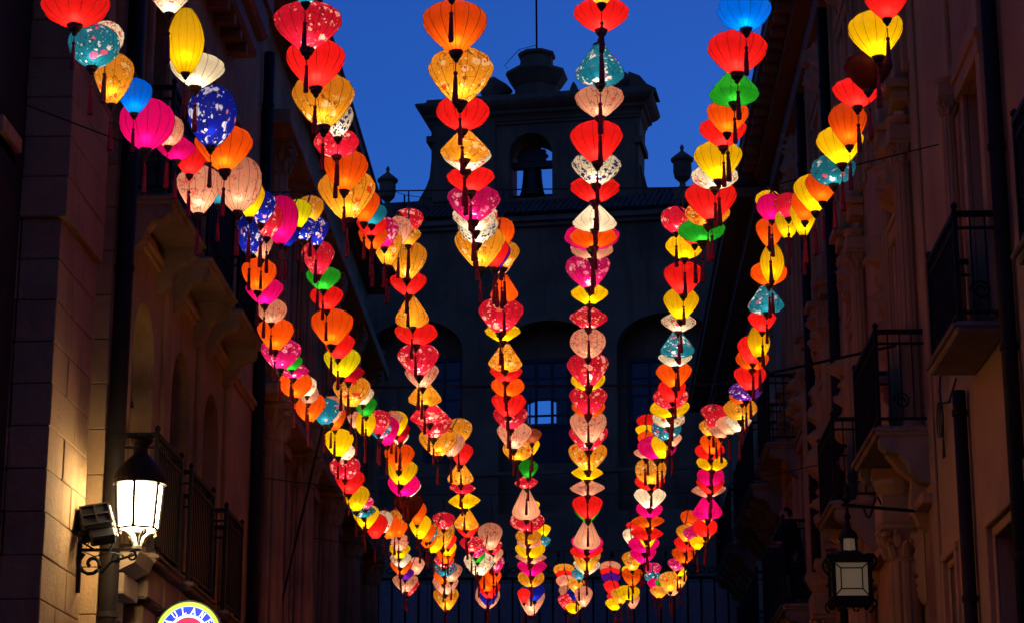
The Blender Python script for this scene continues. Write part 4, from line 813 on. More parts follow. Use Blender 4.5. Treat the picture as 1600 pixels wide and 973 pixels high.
# ================================================================ lanterns
TABLE = """00r R -3.20 12.70 7.08 0.42 0.26
00r Tf -3.17 13.12 6.98 0.33 0.28
00r Wf -3.15 13.36 7.13 0.24 0.23
00d A -3.17 13.72 6.99 0.27 0.36
00d B -3.10 14.08 7.00 0.25 0.25
00r M -3.09 14.47 6.94 0.39 0.36
00r Pf -3.01 14.83 7.02 0.24 0.23
00f M -3.02 15.22 7.03 0.30 0.19
00d R -3.00 15.67 7.08 0.25 0.22
00d Pf -3.02 16.18 7.02 0.35 0.39
00d T -2.95 16.69 7.19 0.23 0.26
01r Nf -3.05 18.99 7.54 0.27 0.41
01d Pf -3.01 19.35 7.54 0.22 0.29
01d O -3.09 19.77 7.37 0.35 0.32
01d M -3.09 20.16 7.32 0.36 0.26
01r Pf -3.08 20.61 7.25 0.30 0.24
01d O -3.11 21.09 7.14 0.37 0.33
01d Mf -3.12 21.57 7.06 0.42 0.32
01d E -3.07 22.02 7.08 0.24 0.16
01f Mf -3.11 22.47 7.11 0.33 0.18
01r O -3.15 22.95 7.07 0.36 0.30
01r Wf -3.09 23.43 7.16 0.22 0.22
01r Pf -3.13 23.91 7.18 0.22 0.21
01d O -3.19 24.42 7.15 0.39 0.35
01d Tf -3.07 24.93 7.21 0.36 0.32
01d Pf -3.05 25.41 7.34 0.32 0.33
01d O -3.06 25.89 7.35 0.28 0.32
02d Y -3.15 27.08 7.29 0.38 0.36
02*r Wf -3.11 27.56 7.27 0.24 0.21
02r Rf -3.17 28.04 7.16 0.39 0.31
02d R -3.16 28.52 7.07 0.41 0.34
02d Y -3.12 29.03 6.94 0.38 0.36
02*d Mf -3.04 29.51 6.96 0.22 0.18
02f Tf -3.12 29.99 6.94 0.35 0.20
02d Y -3.14 30.50 6.95 0.36 0.36
02d R -3.05 31.04 6.90 0.34 0.37
02d Wf -2.98 31.55 7.05 0.25 0.34
02d O -2.95 32.06 7.06 0.35 0.36
02d A -2.91 32.57 7.23 0.28 0.35
02*d O -2.89 33.05 7.20 0.26 0.27
02*d M -2.91 33.56 7.55 0.22 0.23
03d Pf -3.01 34.50 7.23 0.32 0.28
03d Y -3.05 35.07 7.19 0.35 0.26
03d Wf -3.08 35.61 7.12 0.35 0.26
03d O -3.12 36.18 7.10 0.36 0.29
03*d U -3.10 36.78 7.06 0.31 0.20
03d Pf -3.15 37.41 7.01 0.44 0.32
03d Rf -3.16 38.04 7.04 0.38 0.33
03*d Pf -3.07 38.70 7.49 0.31 0.31
03*d Y -3.15 39.30 7.52 0.22 0.22
10d Wf -2.58 12.58 7.08 0.25 0.21
10l Y -2.55 13.00 6.96 0.23 0.43
10d W -2.55 13.42 6.92 0.37 0.22
10r Nf -2.53 13.93 6.79 0.33 0.43
10d O -2.53 14.44 6.74 0.42 0.32
10r Pf -2.50 14.95 6.65 0.32 0.41
10d Y -2.49 15.40 6.68 0.22 0.28
10d Nf -2.47 15.85 6.76 0.22 0.27
10d Rf -2.48 16.27 6.79 0.23 0.28
10r M -2.44 16.69 6.93 0.28 0.40
10d N -2.46 17.11 6.92 0.22 0.17
10d L -2.42 17.53 7.25 0.22 0.25
10d Nf -2.42 17.92 7.24 0.22 0.21
10d A -2.42 18.31 7.54 0.24 0.25
10d Nf -2.41 18.67 7.45 0.22 0.27
11d Rf -2.46 19.20 7.36 0.31 0.33
11d E -2.45 19.56 7.27 0.33 0.22
11d R -2.46 19.92 7.18 0.32 0.23
11d O -2.45 20.31 7.00 0.41 0.36
11d R -2.42 20.67 6.91 0.30 0.27
11d L -2.43 21.03 6.83 0.37 0.31
11d D -2.40 21.39 6.80 0.33 0.17
11d A -2.41 21.78 6.71 0.40 0.33
11d Wf -2.33 22.14 6.75 0.22 0.20
11d E -2.34 22.53 6.72 0.24 0.22
11l Y -2.38 22.92 6.64 0.22 0.30
11d Pf -2.51 23.28 6.74 0.22 0.19
11d Rf -2.31 23.67 6.80 0.27 0.28
11d Tf -2.33 24.06 6.79 0.26 0.19
11d M -2.29 24.45 6.87 0.28 0.35
11d Pf -2.27 24.81 7.08 0.25 0.21
11d Y -2.24 25.14 7.11 0.25 0.30
11d D -2.22 25.44 7.07 0.22 0.25
11*d Wf -2.26 25.77 7.07 0.22 0.17
12d O -2.39 27.23 7.13 0.39 0.36
12d Y -2.40 27.71 7.03 0.40 0.34
12r M -2.40 28.10 6.94 0.42 0.31
12d W -2.38 28.46 6.96 0.35 0.23
12d K -2.40 28.88 6.82 0.40 0.38
12d O -2.32 29.36 6.79 0.25 0.33
12d Y -2.32 29.87 6.69 0.31 0.35
12d O -2.27 30.38 6.69 0.26 0.28
12*d Tf -2.26 30.89 6.75 0.22 0.21
12*d O -2.33 31.40 6.75 0.27 0.23
12*d Y -2.28 31.94 6.76 0.29 0.22
12d Rf -2.17 32.48 7.22 0.34 0.26
12d A -2.21 32.96 7.10 0.34 0.49
13*d R -2.22 34.32 7.22 0.27 0.26
13*d Y -2.25 34.77 7.17 0.28 0.24
13d O -2.31 35.16 7.12 0.30 0.28
13*d Rf -2.36 35.55 7.08 0.33 0.22
13d Tf -2.38 36.00 7.02 0.40 0.24
13d Pf -2.30 36.48 7.04 0.36 0.32
13*d O -2.47 36.99 7.04 0.34 0.25
13d Pf -2.47 37.53 6.99 0.44 0.35
13d A -2.49 38.07 6.83 0.46 0.42
20d Tf -1.71 12.43 7.06 0.24 0.19
20d Rf -1.74 12.79 6.96 0.42 0.30
20d R -1.73 13.15 6.85 0.39 0.32
20d A -1.72 13.51 6.73 0.42 0.36
20d Wn -1.66 13.84 6.72 0.22 0.25
20r Rf -1.71 14.20 6.68 0.31 0.18
20d O -1.69 14.59 6.62 0.32 0.30
20d A -1.72 14.98 6.57 0.42 0.37
20d O -1.63 15.37 6.61 0.22 0.26
20d T -1.61 15.73 6.66 0.22 0.17
20d R -1.65 16.09 6.68 0.24 0.16
20d O -1.68 16.48 6.71 0.23 0.21
20d Mf -1.62 16.84 6.86 0.22 0.26
20d A -1.64 17.23 6.87 0.26 0.34
20d Pf -1.58 17.62 7.12 0.23 0.25
20d A -1.53 18.01 7.19 0.22 0.16
20d Rf -1.56 18.40 7.45 0.27 0.23
21d A -1.63 19.17 7.32 0.36 0.36
21d R -1.66 19.62 7.23 0.35 0.22
21t A -1.66 20.04 7.08 0.34 0.31
21r R -1.65 20.46 6.97 0.42 0.22
21d Rf -1.66 20.91 6.82 0.41 0.33
21d Pf -1.66 21.39 6.78 0.34 0.26
21t A -1.67 21.93 6.72 0.36 0.25
21t Rf -1.67 22.53 6.66 0.41 0.25
21d Rf -1.66 23.16 6.65 0.39 0.28
21d A -1.66 23.79 6.60 0.43 0.32
21d Pf -1.55 24.42 6.70 0.31 0.28
21d A -1.50 25.05 6.99 0.31 0.31
22d R -1.60 27.20 7.16 0.29 0.29
22t A -1.64 27.71 7.01 0.34 0.29
22f Rf -1.64 28.16 6.91 0.36 0.17
22f Y -1.64 28.61 6.82 0.43 0.22
22t A -1.64 29.12 6.66 0.34 0.29
22d R -1.65 29.60 6.61 0.33 0.24
22d Rf -1.62 30.05 6.47 0.33 0.22
22*d Mf -1.58 30.44 6.43 0.28 0.17
22*d E -1.57 30.80 6.42 0.22 0.19
22d Wf -1.57 31.13 6.36 0.45 0.34
22*d R -1.51 31.46 6.44 0.22 0.15
22d Pf -1.44 31.82 6.87 0.37 0.41
22d Rf -1.43 32.15 6.77 0.31 0.24
22d Pf -1.42 32.51 6.71 0.29 0.24
23*d Mf -1.47 34.74 6.91 0.25 0.30
23*d O -1.55 35.46 6.80 0.26 0.26
23d O -1.68 36.15 6.82 0.33 0.31
23d R -1.69 36.93 6.82 0.39 0.32
23*d N -1.74 37.71 6.78 0.32 0.26
23r Pf -1.79 38.52 6.92 0.45 0.43
30d R -0.81 12.40 7.14 0.38 0.28
30d O -0.81 12.82 6.95 0.40 0.33
30d A -0.80 13.27 6.80 0.43 0.36
30r R -0.81 13.69 6.70 0.36 0.22
30t A -0.82 14.11 6.63 0.35 0.21
30d Wf -0.83 14.47 6.66 0.35 0.18
30d R -0.82 14.86 6.63 0.35 0.17
30d Mf -0.82 15.28 6.59 0.39 0.27
30d Wf -0.83 15.67 6.60 0.35 0.20
30d Wn -0.83 16.06 6.64 0.33 0.24
30d A -0.83 16.42 6.61 0.40 0.35
30d R -0.73 16.75 6.66 0.23 0.26
30d U -0.72 17.05 6.73 0.22 0.23
30r O -0.70 17.35 7.02 0.23 0.23
30d A -0.68 17.65 6.91 0.24 0.24
30d Pf -0.72 17.98 6.94 0.22 0.21
31t O -0.76 19.50 7.15 0.26 0.26
31d Rf -0.81 20.01 7.02 0.43 0.34
31f Y -0.81 20.43 6.98 0.35 0.20
31t A -0.80 20.85 6.83 0.34 0.28
31d R -0.81 21.30 6.77 0.34 0.17
31r O -0.81 21.75 6.74 0.36 0.20
31d R -0.82 22.26 6.67 0.35 0.27
31d Rf -0.82 22.80 6.65 0.39 0.26
31d Pf -0.80 23.37 6.58 0.38 0.31
31*d K -0.62 23.94 6.69 0.22 0.17
31r A -0.79 24.48 6.64 0.35 0.23
31*d Y -0.67 25.05 6.80 0.22 0.22
32d E -0.76 27.44 7.01 0.25 0.24
32f Rf -0.80 27.98 6.94 0.31 0.17
32t P -0.82 28.49 6.75 0.37 0.43
32*d Y -0.76 28.94 6.80 0.23 0.16
32r Rf -0.83 29.42 6.67 0.48 0.27
32r A -0.83 29.93 6.55 0.37 0.20
32r Pf -0.83 30.41 6.55 0.35 0.16
32r Y -0.83 30.86 6.52 0.42 0.24
32f Pf -0.83 31.31 6.49 0.47 0.20
32d M -0.83 31.76 6.40 0.43 0.25
32*d Tf -0.67 32.30 6.87 0.22 0.16
32*d Y -0.68 32.87 7.13 0.22 0.20
33r A -0.93 35.10 6.73 0.44 0.28
33*d R -1.08 36.30 6.62 0.22 0.25
33d N -0.94 37.50 6.84 0.37 0.30
33d Pf -1.02 38.67 6.87 0.48 0.55
40d A 0.11 12.40 7.01 0.22 0.19
40d R 0.11 12.79 7.00 0.35 0.19
40t Tf 0.10 13.24 6.86 0.33 0.27
40d Pf 0.10 13.69 6.77 0.33 0.21
40d R 0.08 14.20 6.67 0.36 0.29
40d Wn 0.08 14.74 6.66 0.34 0.23
40d R 0.07 15.28 6.68 0.37 0.17
40t W 0.07 15.85 6.66 0.33 0.20
40r O 0.06 16.42 6.67 0.37 0.15
40r M 0.05 16.96 6.84 0.45 0.19
40r P 0.05 17.50 6.90 0.36 0.15
41d Mf 0.02 19.29 7.24 0.42 0.33
41f Y 0.03 19.74 7.16 0.35 0.22
41f Rf 0.02 20.19 7.04 0.37 0.21
41r Pf 0.01 20.67 6.91 0.36 0.29
41d Rf 0.01 21.15 6.77 0.40 0.35
41r Y 0.01 21.63 6.77 0.35 0.20
41d Rf 0.01 22.17 6.69 0.40 0.31
41r O 0.01 22.74 6.74 0.36 0.20
41d Pf 0.01 23.37 6.67 0.41 0.37
41d Rf 0.01 24.00 6.69 0.42 0.32
41d A 0.00 24.63 6.60 0.46 0.34
42f Y -0.01 27.50 6.97 0.41 0.19
42f Pf -0.01 28.13 6.89 0.46 0.20
42d R -0.01 28.70 6.74 0.42 0.32
42d E -0.01 29.27 6.77 0.36 0.25
42t P -0.02 29.90 6.58 0.39 0.43
42r M -0.02 30.50 6.55 0.45 0.26
42r R -0.03 31.07 6.53 0.46 0.19
42d A -0.03 31.64 6.51 0.41 0.37
42d Wf -0.03 32.27 6.49 0.40 0.23
43*d Tf -0.16 35.01 6.78 0.25 0.19
43d Pf -0.09 35.64 6.51 0.30 0.35
43*d A -0.21 36.09 6.76 0.28 0.25
43d N -0.18 36.57 6.68 0.36 0.27
43*d Y -0.27 37.08 6.51 0.27 0.18
43*d Rf -0.38 37.59 6.69 0.32 0.28
43d Pf -0.35 38.10 6.92 0.35 0.28
43*d Pf -0.41 38.58 7.17 0.35 0.26
43*d R -0.44 39.00 7.35 0.31 0.19
43*r A -0.45 39.39 7.50 0.39 0.24
50r B 1.00 12.70 6.98 0.34 0.23
50d R 0.98 13.12 6.87 0.40 0.27
50t E 0.98 13.51 6.80 0.34 0.23
50d O 0.96 13.90 6.73 0.28 0.23
50d R 0.95 14.26 6.75 0.33 0.20
50d Y 0.94 14.68 6.69 0.35 0.28
50r Wf 0.94 15.13 6.72 0.33 0.16
50d R 0.94 15.64 6.71 0.39 0.30
50r A 0.94 16.15 6.77 0.34 0.18
50r E 0.92 16.66 6.79 0.38 0.17
50d R 0.89 17.17 6.90 0.22 0.14
50r Rf 0.76 17.68 7.21 0.26 0.22
51r Y 0.90 19.17 7.42 0.34 0.21
51d R 0.90 19.56 7.24 0.36 0.31
51d Y 0.89 19.92 7.09 0.35 0.31
51f Wf 0.88 20.28 7.02 0.34 0.20
51t Tf 0.88 20.64 6.89 0.35 0.26
51d W 0.87 20.97 6.82 0.34 0.15
51d O 0.87 21.33 6.75 0.36 0.26
51d R 0.86 21.69 6.67 0.29 0.25
51r Rf 0.86 22.02 6.67 0.37 0.22
51r Y 0.86 22.38 6.64 0.42 0.19
51r Wf 0.86 22.77 6.61 0.34 0.17
51r Tf 0.85 23.16 6.59 0.33 0.24
51*d Pf 0.92 23.52 6.55 0.22 0.16
51d Y 0.82 23.88 6.55 0.24 0.28
51r M 0.78 24.21 6.60 0.44 0.26
51f Pf 0.65 24.54 6.62 0.26 0.14
51d O 0.69 24.90 6.84 0.22 0.21
51*d Y 0.68 25.26 7.02 0.24 0.15
51d R 0.72 25.65 7.20 0.27 0.22
52r A 0.80 27.44 6.97 0.43 0.34
52r R 0.80 27.95 6.93 0.40 0.22
52d W 0.81 28.40 6.80 0.42 0.28
52r M 0.81 28.82 6.72 0.36 0.21
52f O 0.80 29.21 6.64 0.45 0.19
52d Y 0.82 29.57 6.69 0.27 0.26
52f R 0.80 29.96 6.60 0.47 0.20
52l Y 0.82 30.35 6.63 0.24 0.32
52r M 0.78 30.74 6.57 0.44 0.24
52d M 0.78 31.13 6.48 0.38 0.25
52*d Y 0.75 31.52 6.49 0.22 0.19
52d A 0.64 31.94 6.52 0.31 0.29
52*d Wf 0.62 32.42 6.96 0.23 0.24
52*d R 0.68 32.93 7.20 0.22 0.14
53d O 0.69 34.89 6.72 0.34 0.30
53*d Y 0.64 35.37 6.87 0.22 0.22
53r Y 0.64 35.91 6.61 0.40 0.24
53*d Pf 0.72 36.39 6.54 0.24 0.27
53d A 0.53 36.87 6.69 0.34 0.27
53*d Y 0.43 37.35 6.61 0.32 0.21
53*d Rf 0.46 37.83 6.77 0.32 0.26
53*d R 0.39 38.31 7.04 0.28 0.24
53*d U 0.39 38.73 7.25 0.36 0.21
53*d R 0.38 39.09 7.40 0.36 0.21
53d Pf 0.38 39.39 7.52 0.39 0.29
60d R 1.87 12.64 7.01 0.27 0.23
60d Y 1.85 13.00 6.94 0.36 0.30
60d K 1.84 13.36 6.83 0.31 0.25
60d R 1.81 13.72 6.82 0.32 0.19
60d O 1.79 14.11 6.74 0.27 0.31
60d Y 1.78 14.50 6.73 0.34 0.27
60r Tf 1.77 14.89 6.68 0.33 0.21
60d O 1.73 15.28 6.69 0.25 0.24
60d Y 1.71 15.67 6.77 0.29 0.29
60d O 1.68 16.06 6.80 0.22 0.26
60d Y 1.71 16.48 6.84 0.22 0.31
60d Rf 1.63 16.90 7.07 0.22 0.21
60d Y 1.67 17.35 7.06 0.22 0.26
60r M 1.58 17.80 7.35 0.25 0.23
60d Y 1.59 18.22 7.53 0.23 0.21
61d O 1.67 19.02 7.51 0.26 0.28
61l Y 1.71 19.38 7.33 0.22 0.36
61r O 1.70 19.65 7.30 0.35 0.21
61t Tf 1.69 19.98 7.15 0.35 0.27
61d R 1.68 20.34 7.03 0.27 0.21
61l Y 1.67 20.67 6.92 0.22 0.33
61d R 1.63 20.97 6.91 0.29 0.29
61r O 1.65 21.30 6.89 0.34 0.20
61d R 1.65 21.66 6.79 0.34 0.26
61r Uf 1.63 22.05 6.74 0.34 0.19
61r O 1.62 22.44 6.77 0.27 0.14
61r A 1.63 22.86 6.73 0.36 0.23
61d Wf 1.64 23.31 6.68 0.29 0.19
61d P 1.56 23.73 6.75 0.30 0.21
61d Rf 1.58 24.12 6.96 0.30 0.20
61d Pf 1.52 24.54 6.85 0.28 0.14
61d Rf 1.49 24.96 7.05 0.25 0.23
61d Rf 1.48 25.35 7.25 0.29 0.21
61d A 1.45 25.71 7.15 0.24 0.20
62d O 1.55 27.02 7.23 0.28 0.27
62r R 1.55 27.38 7.21 0.39 0.21
62r Y 1.59 27.71 7.12 0.42 0.19
62r M 1.59 28.04 7.01 0.37 0.24
62d R 1.60 28.37 6.97 0.37 0.26
62f Pf 1.60 28.73 6.97 0.47 0.20
62t M 1.60 29.18 6.82 0.42 0.34
62*d Y 1.62 29.69 6.78 0.23 0.18
62r R 1.62 30.23 6.71 0.35 0.26
62l Y 1.63 30.77 6.76 0.22 0.33
62*d Y 1.56 31.31 6.67 0.22 0.19
62d Mf 1.53 31.85 6.89 0.29 0.23
62d A 1.45 32.39 7.00 0.29 0.26
62d O 1.53 32.93 7.31 0.28 0.26
63d R 1.52 34.47 7.17 0.34 0.26
63d O 1.52 34.92 7.07 0.39 0.28
63*d Mf 1.43 35.34 6.98 0.32 0.22
63*d Y 1.49 35.73 6.92 0.22 0.15
63*d A 1.49 36.15 6.85 0.26 0.29
63d A 1.35 36.57 6.88 0.36 0.34
63d Pf 1.40 37.02 6.84 0.34 0.27
63*d A 1.20 37.50 6.84 0.32 0.21
63*d E 1.25 37.95 7.05 0.22 0.16
63*d M 1.16 38.40 7.10 0.28 0.21
63*d Tf 1.13 38.85 7.28 0.31 0.21
63*d Mf 1.15 39.30 7.49 0.31 0.27"""
CC = {'R': (.88, .016, .013), 'O': (.95, .12, .004), 'Y': (1, .62, .003), 'L': (.88, .74, .003), 'A': (.88, .36, .018), 'P': (.90, .42, .25), 'W': (.96, .82, .56), 'B': (0, .17, .75),
      'T': (.012, .21, .30), 'N': (.006, .014, .32), 'E': (.02, .36, .018), 'U': (.11, .008, .26), 'M': (.78, .003, .17), 'D': (.5, .005, .016), 'K': (.42, .08, .03)}
PAT = {  # pattern: flower colour, second flower colour, twig colour, share of the cloth, scale
 'Rf': ((1, .55, .42), (1, .2, .12), (.30, .004, .004), .46, 5.6), 'Mf': ((1, .5, .5), (.95, .2, .3), (.3, .0, .06), .46, 6), 'Tf': ((.95, .88, .78), (.85, .10, .22), (.01, .05, .08), .48, 4.8),
 'Nf': ((.9, .82, .85), (.9, .28, .25), (.01, .01, .05), .46, 5.2), 'Wf': ((.80, .06, .05), (.92, .35, .28), (.12, .03, .04), .5, 6), 'Wn': ((.03, .025, .16), (.05, .03, .10), (.02, .015, .09), 1.0, 8),
 'Pf': ((.88, .16, .12), (.9, .45, .28), (.16, .05, .03), .52, 6.5), 'A': ((1, .66, .28), (.75, .05, .015), (.16, .05, .008), .40, 5.6), 'Uf': ((.9, .8, .9), (.7, .2, .6), (.02, 0, .05), .5, 7)}
SILK = {}
def silk(code):
    if code in SILK: return SILK[code]
    base = {'Rf': (.66, .010, .035), 'Mf': (.58, .006, .12)}.get(code, CC[code[0]]); t = NT('silk_' + {'R': 'red', 'O': 'orange', 'Y': 'yellow', 'L': 'lime', 'A': 'amber', 'P': 'peach', 'W': 'cream', 'B': 'blue', 'T': 'turquoise', 'N': 'navy', 'E': 'green', 'U': 'purple', 'M': 'magenta', 'D': 'crimson', 'K': 'unlit'}[code[0]] + ('_print' if code in PAT else ''))
    at_ = t.n('ShaderNodeAttribute', attribute_name='lc'); oi = t.n('ShaderNodeObjectInfo')
    off = t.n('ShaderNodeVectorMath', operation='MULTIPLY_ADD'); t.l(oi.outputs['Random'], off.inputs[0]); off.inputs[1].default_value = (37, 53, 71); t.l(at_.outputs['Vector'], off.inputs[2]); V = off.outputs[0]
    mp = t.n('ShaderNodeMapping'); t.l(V, mp.inputs[0]); mp.inputs['Scale'].default_value = (9, 9, 1.2)
    wv = t.noise(mp.outputs[0], 2.5, 3)
    c = t.mix(t.math('MULTIPLY', t.step(wv, .4, .7), .30), base, tuple(x * .62 for x in base))
    if code in PAT:
        f1, f2, tw, share, sc = PAT[code]
        dn = t.n('ShaderNodeTexNoise'); t.l(V, dn.inputs['Vector']); dn.inputs['Scale'].default_value = sc * 1.6; dn.inputs['Detail'].default_value = 3
        dv = t.n('ShaderNodeVectorMath', operation='MULTIPLY_ADD'); t.l(dn.outputs['Color'], dv.inputs[0]); dv.inputs[1].default_value = (.12, .12, .12); t.l(V, dv.inputs[2])
        big = t.noise(V, 1.9, 2)
        lo = .62 - share * .32
        cl = t.step(big, lo - .03, lo + .05) if share < 1 else 1.0
        def vor(s_, feat='F1'):
            v = t.n('ShaderNodeTexVoronoi', feature=feat); t.l(dv.outputs[0], v.inputs['Vector']); v.inputs['Scale'].default_value = s_; return v
        v1 = vor(sc); v2 = vor(sc * 1.9); v3 = vor(sc * .8, 'DISTANCE_TO_EDGE')
        sp = t.n('ShaderNodeSeparateColor'); t.l(v1.outputs['Color'], sp.inputs[0]); sp2 = t.n('ShaderNodeSeparateColor'); t.l(v2.outputs['Color'], sp2.inputs[0])
        twn = t.noise(dv.outputs[0], sc * .75, 2)
        twm = t.math('LESS_THAN', t.math('ABSOLUTE', t.math('SUBTRACT', twn, .5)), .014)
        c = t.mix(t.math('MULTIPLY', t.math('MULTIPLY', twm, cl), .85), c, tw)
        small = t.math('MULTIPLY', t.math('LESS_THAN', v2.outputs['Distance'], .30), t.math('GREATER_THAN', sp2.outputs[0], .45))
        c = t.mix(t.math('MULTIPLY', small, t.math('MULTIPLY', cl, .9)), c, f1)
        bl = t.math('MULTIPLY', t.step(v1.outputs['Distance'], .46, .36), t.math('GREATER_THAN', sp.outputs[0], .40 if share < 1 else .15))
        fc_ = t.mix(t.math('GREATER_THAN', sp.outputs[1], .62), f1, f2)
        fc_ = t.mix(t.step(v1.outputs['Distance'], .17, .10), fc_, f2)
        c = t.mix(t.math('MULTIPLY', bl, cl), c, fc_)
        sd = t.math('MULTIPLY', t.math('LESS_THAN', vor(sc * 2.6).outputs['Distance'], .12), .8)
        c = t.mix(sd, c, tw if code in ('A', 'Pf', 'Wf', 'Wn') else f1)
    tr = t.n('ShaderNodeBsdfTranslucent'); t.l(c, tr.inputs[0])
    df = t.n('ShaderNodeBsdfDiffuse'); t.l(c, df.inputs[0])
    gl = t.n('ShaderNodeBsdfGlossy'); gl.inputs['Roughness'].default_value = .38; gl.inputs[0].default_value = (.8, .8, .8, 1)
    def mx(f, a, b):
        x = t.n('ShaderNodeMixShader'); x.inputs[0].default_value = f; t.l(a, x.inputs[1]); t.l(b, x.inputs[2]); return x.outputs[0]
    rf = t.n('ShaderNodeBsdfRefraction'); rf.inputs['IOR'].default_value = 1.45; rf.inputs['Roughness'].default_value = .75; t.l(c, rf.inputs[0])   # light that leaks forward through the weave
    s = mx(.32, tr.outputs[0], df.outputs[0]); s = mx(.09, s, rf.outputs[0]); s = mx(.02, s, gl.outputs[0]); 
    if code != 'K':
        em = t.n('ShaderNodeEmission'); t.l(c, em.inputs[0])
        t.val(em.inputs[1], t.math('MULTIPLY_ADD', t.math('FRACT', t.math('MULTIPLY', oi.outputs['Random'], 7.31)), .15, .07))   # the cloth of a lit lantern glows all over, some more than others
        ad = t.n('ShaderNodeAddShader'); t.l(s, ad.inputs[0]); t.l(em.outputs[0], ad.inputs[1]); s = ad.outputs[0]
    t.l(s, t.out.inputs[0]); SILK[code] = t.m; return t.m
PROF = {'d': [(.10,.5),(.22,.472),(.35,.405),(.45,.315),(.493,.22),(.5,.14),(.477,.05),(.412,-.09),(.318,-.235),(.215,-.37),(.125,-.475),(.105,-.5)],
        'r': [(.12,.5),(.27,.46),(.41,.35),(.485,.2),(.5,.05),(.47,-.1),(.39,-.25),(.28,-.37),(.18,-.45),(.12,-.5)],
        'f': [(.12,.5),(.22,.38),(.36,.22),(.46,.09),(.5,0),(.46,-.1),(.36,-.24),(.23,-.38),(.12,-.5)],
        'l': [(.17,.5),(.29,.4),(.39,.28),(.46,.15),(.5,0),(.47,-.14),(.40,-.27),(.30,-.39),(.18,-.5)],
        't': [(.10,.5),(.17,.38),(.25,.24),(.34,.08),(.43,-.08),(.495,-.22),(.48,-.32),(.38,-.41),(.24,-.47),(.12,-.5)]}
NR = 14
def shade_geo(sh):
    vs, fs = [], []; n = NR * 2; P = PROF[sh]
    for r_, z_ in P:
        for j in range(n):
            a_ = 2 * math.pi * j / n; rr = r_ * (1 if j % 2 == 0 else math.cos(math.pi / NR) * .985)
            vs.append((rr * math.cos(a_), rr * math.sin(a_), z_))
    for i in range(len(P) - 1):
        for j in range(n): fs.append((i * n + j, (i + 1) * n + j, (i + 1) * n + (j + 1) % n, i * n + (j + 1) % n))
    return vs, fs
def set_lc(me, co_):
    a_ = me.attributes.new('lc', 'FLOAT_VECTOR', 'POINT'); a_.data.foreach_set('vector', [x for c_ in co_ for x in c_])
SHM, RBM = {}, {}
for sh in PROF:
    vs, fs = shade_geo(sh); me = bpy.data.meshes.new('shade'); me.from_pydata(vs, [], fs); me.materials.append(silk('R')); me.polygons.foreach_set('use_smooth', [True] * len(fs)); set_lc(me, vs); SHM[sh] = me
    m = MB()
    for j in range(NR):
        a_ = 2 * math.pi * j / NR; m.tube([(r_ * 1.002 * math.cos(a_), r_ * 1.002 * math.sin(a_), z_) for r_, z_ in PROF[sh]], .0042, 3, cap=False)
    me = bpy.data.meshes.new('rib_frame'); me.from_pydata(m.v, [], m.f); me.materials.append(M['rib']); RBM[sh] = me
def mesh_of(m, name, mat):
    me = bpy.data.meshes.new(name); me.from_pydata(m.v, [], m.f); me.materials.append(mat); return me
base_m = MB().lathe([(.038, .012), (.043, .006), (.043, -.004), (.036, -.014), (.036, -.02), (.027, -.034), (.016, -.041), (.018, -.048), (.012, -.058), (.003, -.064)], n=12); BASE = mesh_of(base_m, 'base_cap', M['wood'])
top_m = MB().lathe([(.046, -.012), (.046, .004), (.03, .012), (.012, .028), (.008, .05)], n=12); TOP = mesh_of(top_m, 'top_cap', M['wood'])
tas_m = MB().lathe([(.0035, -.06), (.0035, -.118)], n=5).lathe([(.003, -.116), (.012, -.122), (.014, -.132), (.008, -.143), (.010, -.15), (.012, -.165), (.015, -.22), (.0185, -.30), (.017, -.315), (.012, -.31)], n=14, fl=flute(7, .12))
TAS = mesh_of(tas_m, 'tassel', M['tassel'])
LD = {}
def bulb(e):
    e = round(e, 2)
    if e not in LD:
        l_ = bpy.data.lights.new('bulb', 'POINT'); l_.energy = e; l_.color = (1, .90, .74); l_.shadow_soft_size = .028; LD[e] = l_
    return bpy.data.objects.new('bulb', LD[e])
GAIN = {'R': 1.25, 'O': 1.05, 'Y': 1.0, 'L': .95, 'A': .95, 'P': .82, 'W': .95, 'B': 1.3, 'T': 1.0, 'N': 1.2, 'E': 1.0, 'U': 1.0, 'M': 1.15, 'D': .9}
WORD = {'R': 'red', 'O': 'orange', 'Y': 'yellow', 'L': 'lime', 'A': 'amber', 'P': 'peach', 'W': 'cream', 'B': 'blue', 'T': 'turquoise', 'N': 'navy', 'E': 'green', 'U': 'purple', 'M': 'magenta', 'D': 'crimson', 'K': 'unlit brown'}
SHW = {'d': 'diamond', 'r': 'round', 'f': 'flat', 'l': 'tall', 't': 'teardrop'}
ORD = ['first', 'second', 'third', 'fourth', 'fifth', 'sixth', 'seventh']
rows = []
for ln in TABLE.split('\n'):
    a_ = ln.split(); rows.append((int(a_[0][0]), int(a_[0][1]), '*' in a_[0], a_[0][-1], a_[1], *map(float, a_[2:])))
strand = {s: [i for i, r_ in enumerate(rows) if r_[0] == s] for s in range(7)}
def desc(r_):
    c_ = r_[4]; w_ = WORD[c_[0]]
    if c_ == 'Wn': w_ = 'white and navy'
    return w_ + (' flower-print' if c_ in PAT and c_ != 'Wn' else ' plain' if c_[0] != 'K' and c_ != 'Wn' else '') + ' ' + SHW[r_[3]]
col = lambda i: WORD[rows[i][4][0]].split()[-1]
used = set(); labels = {}
cand = {}
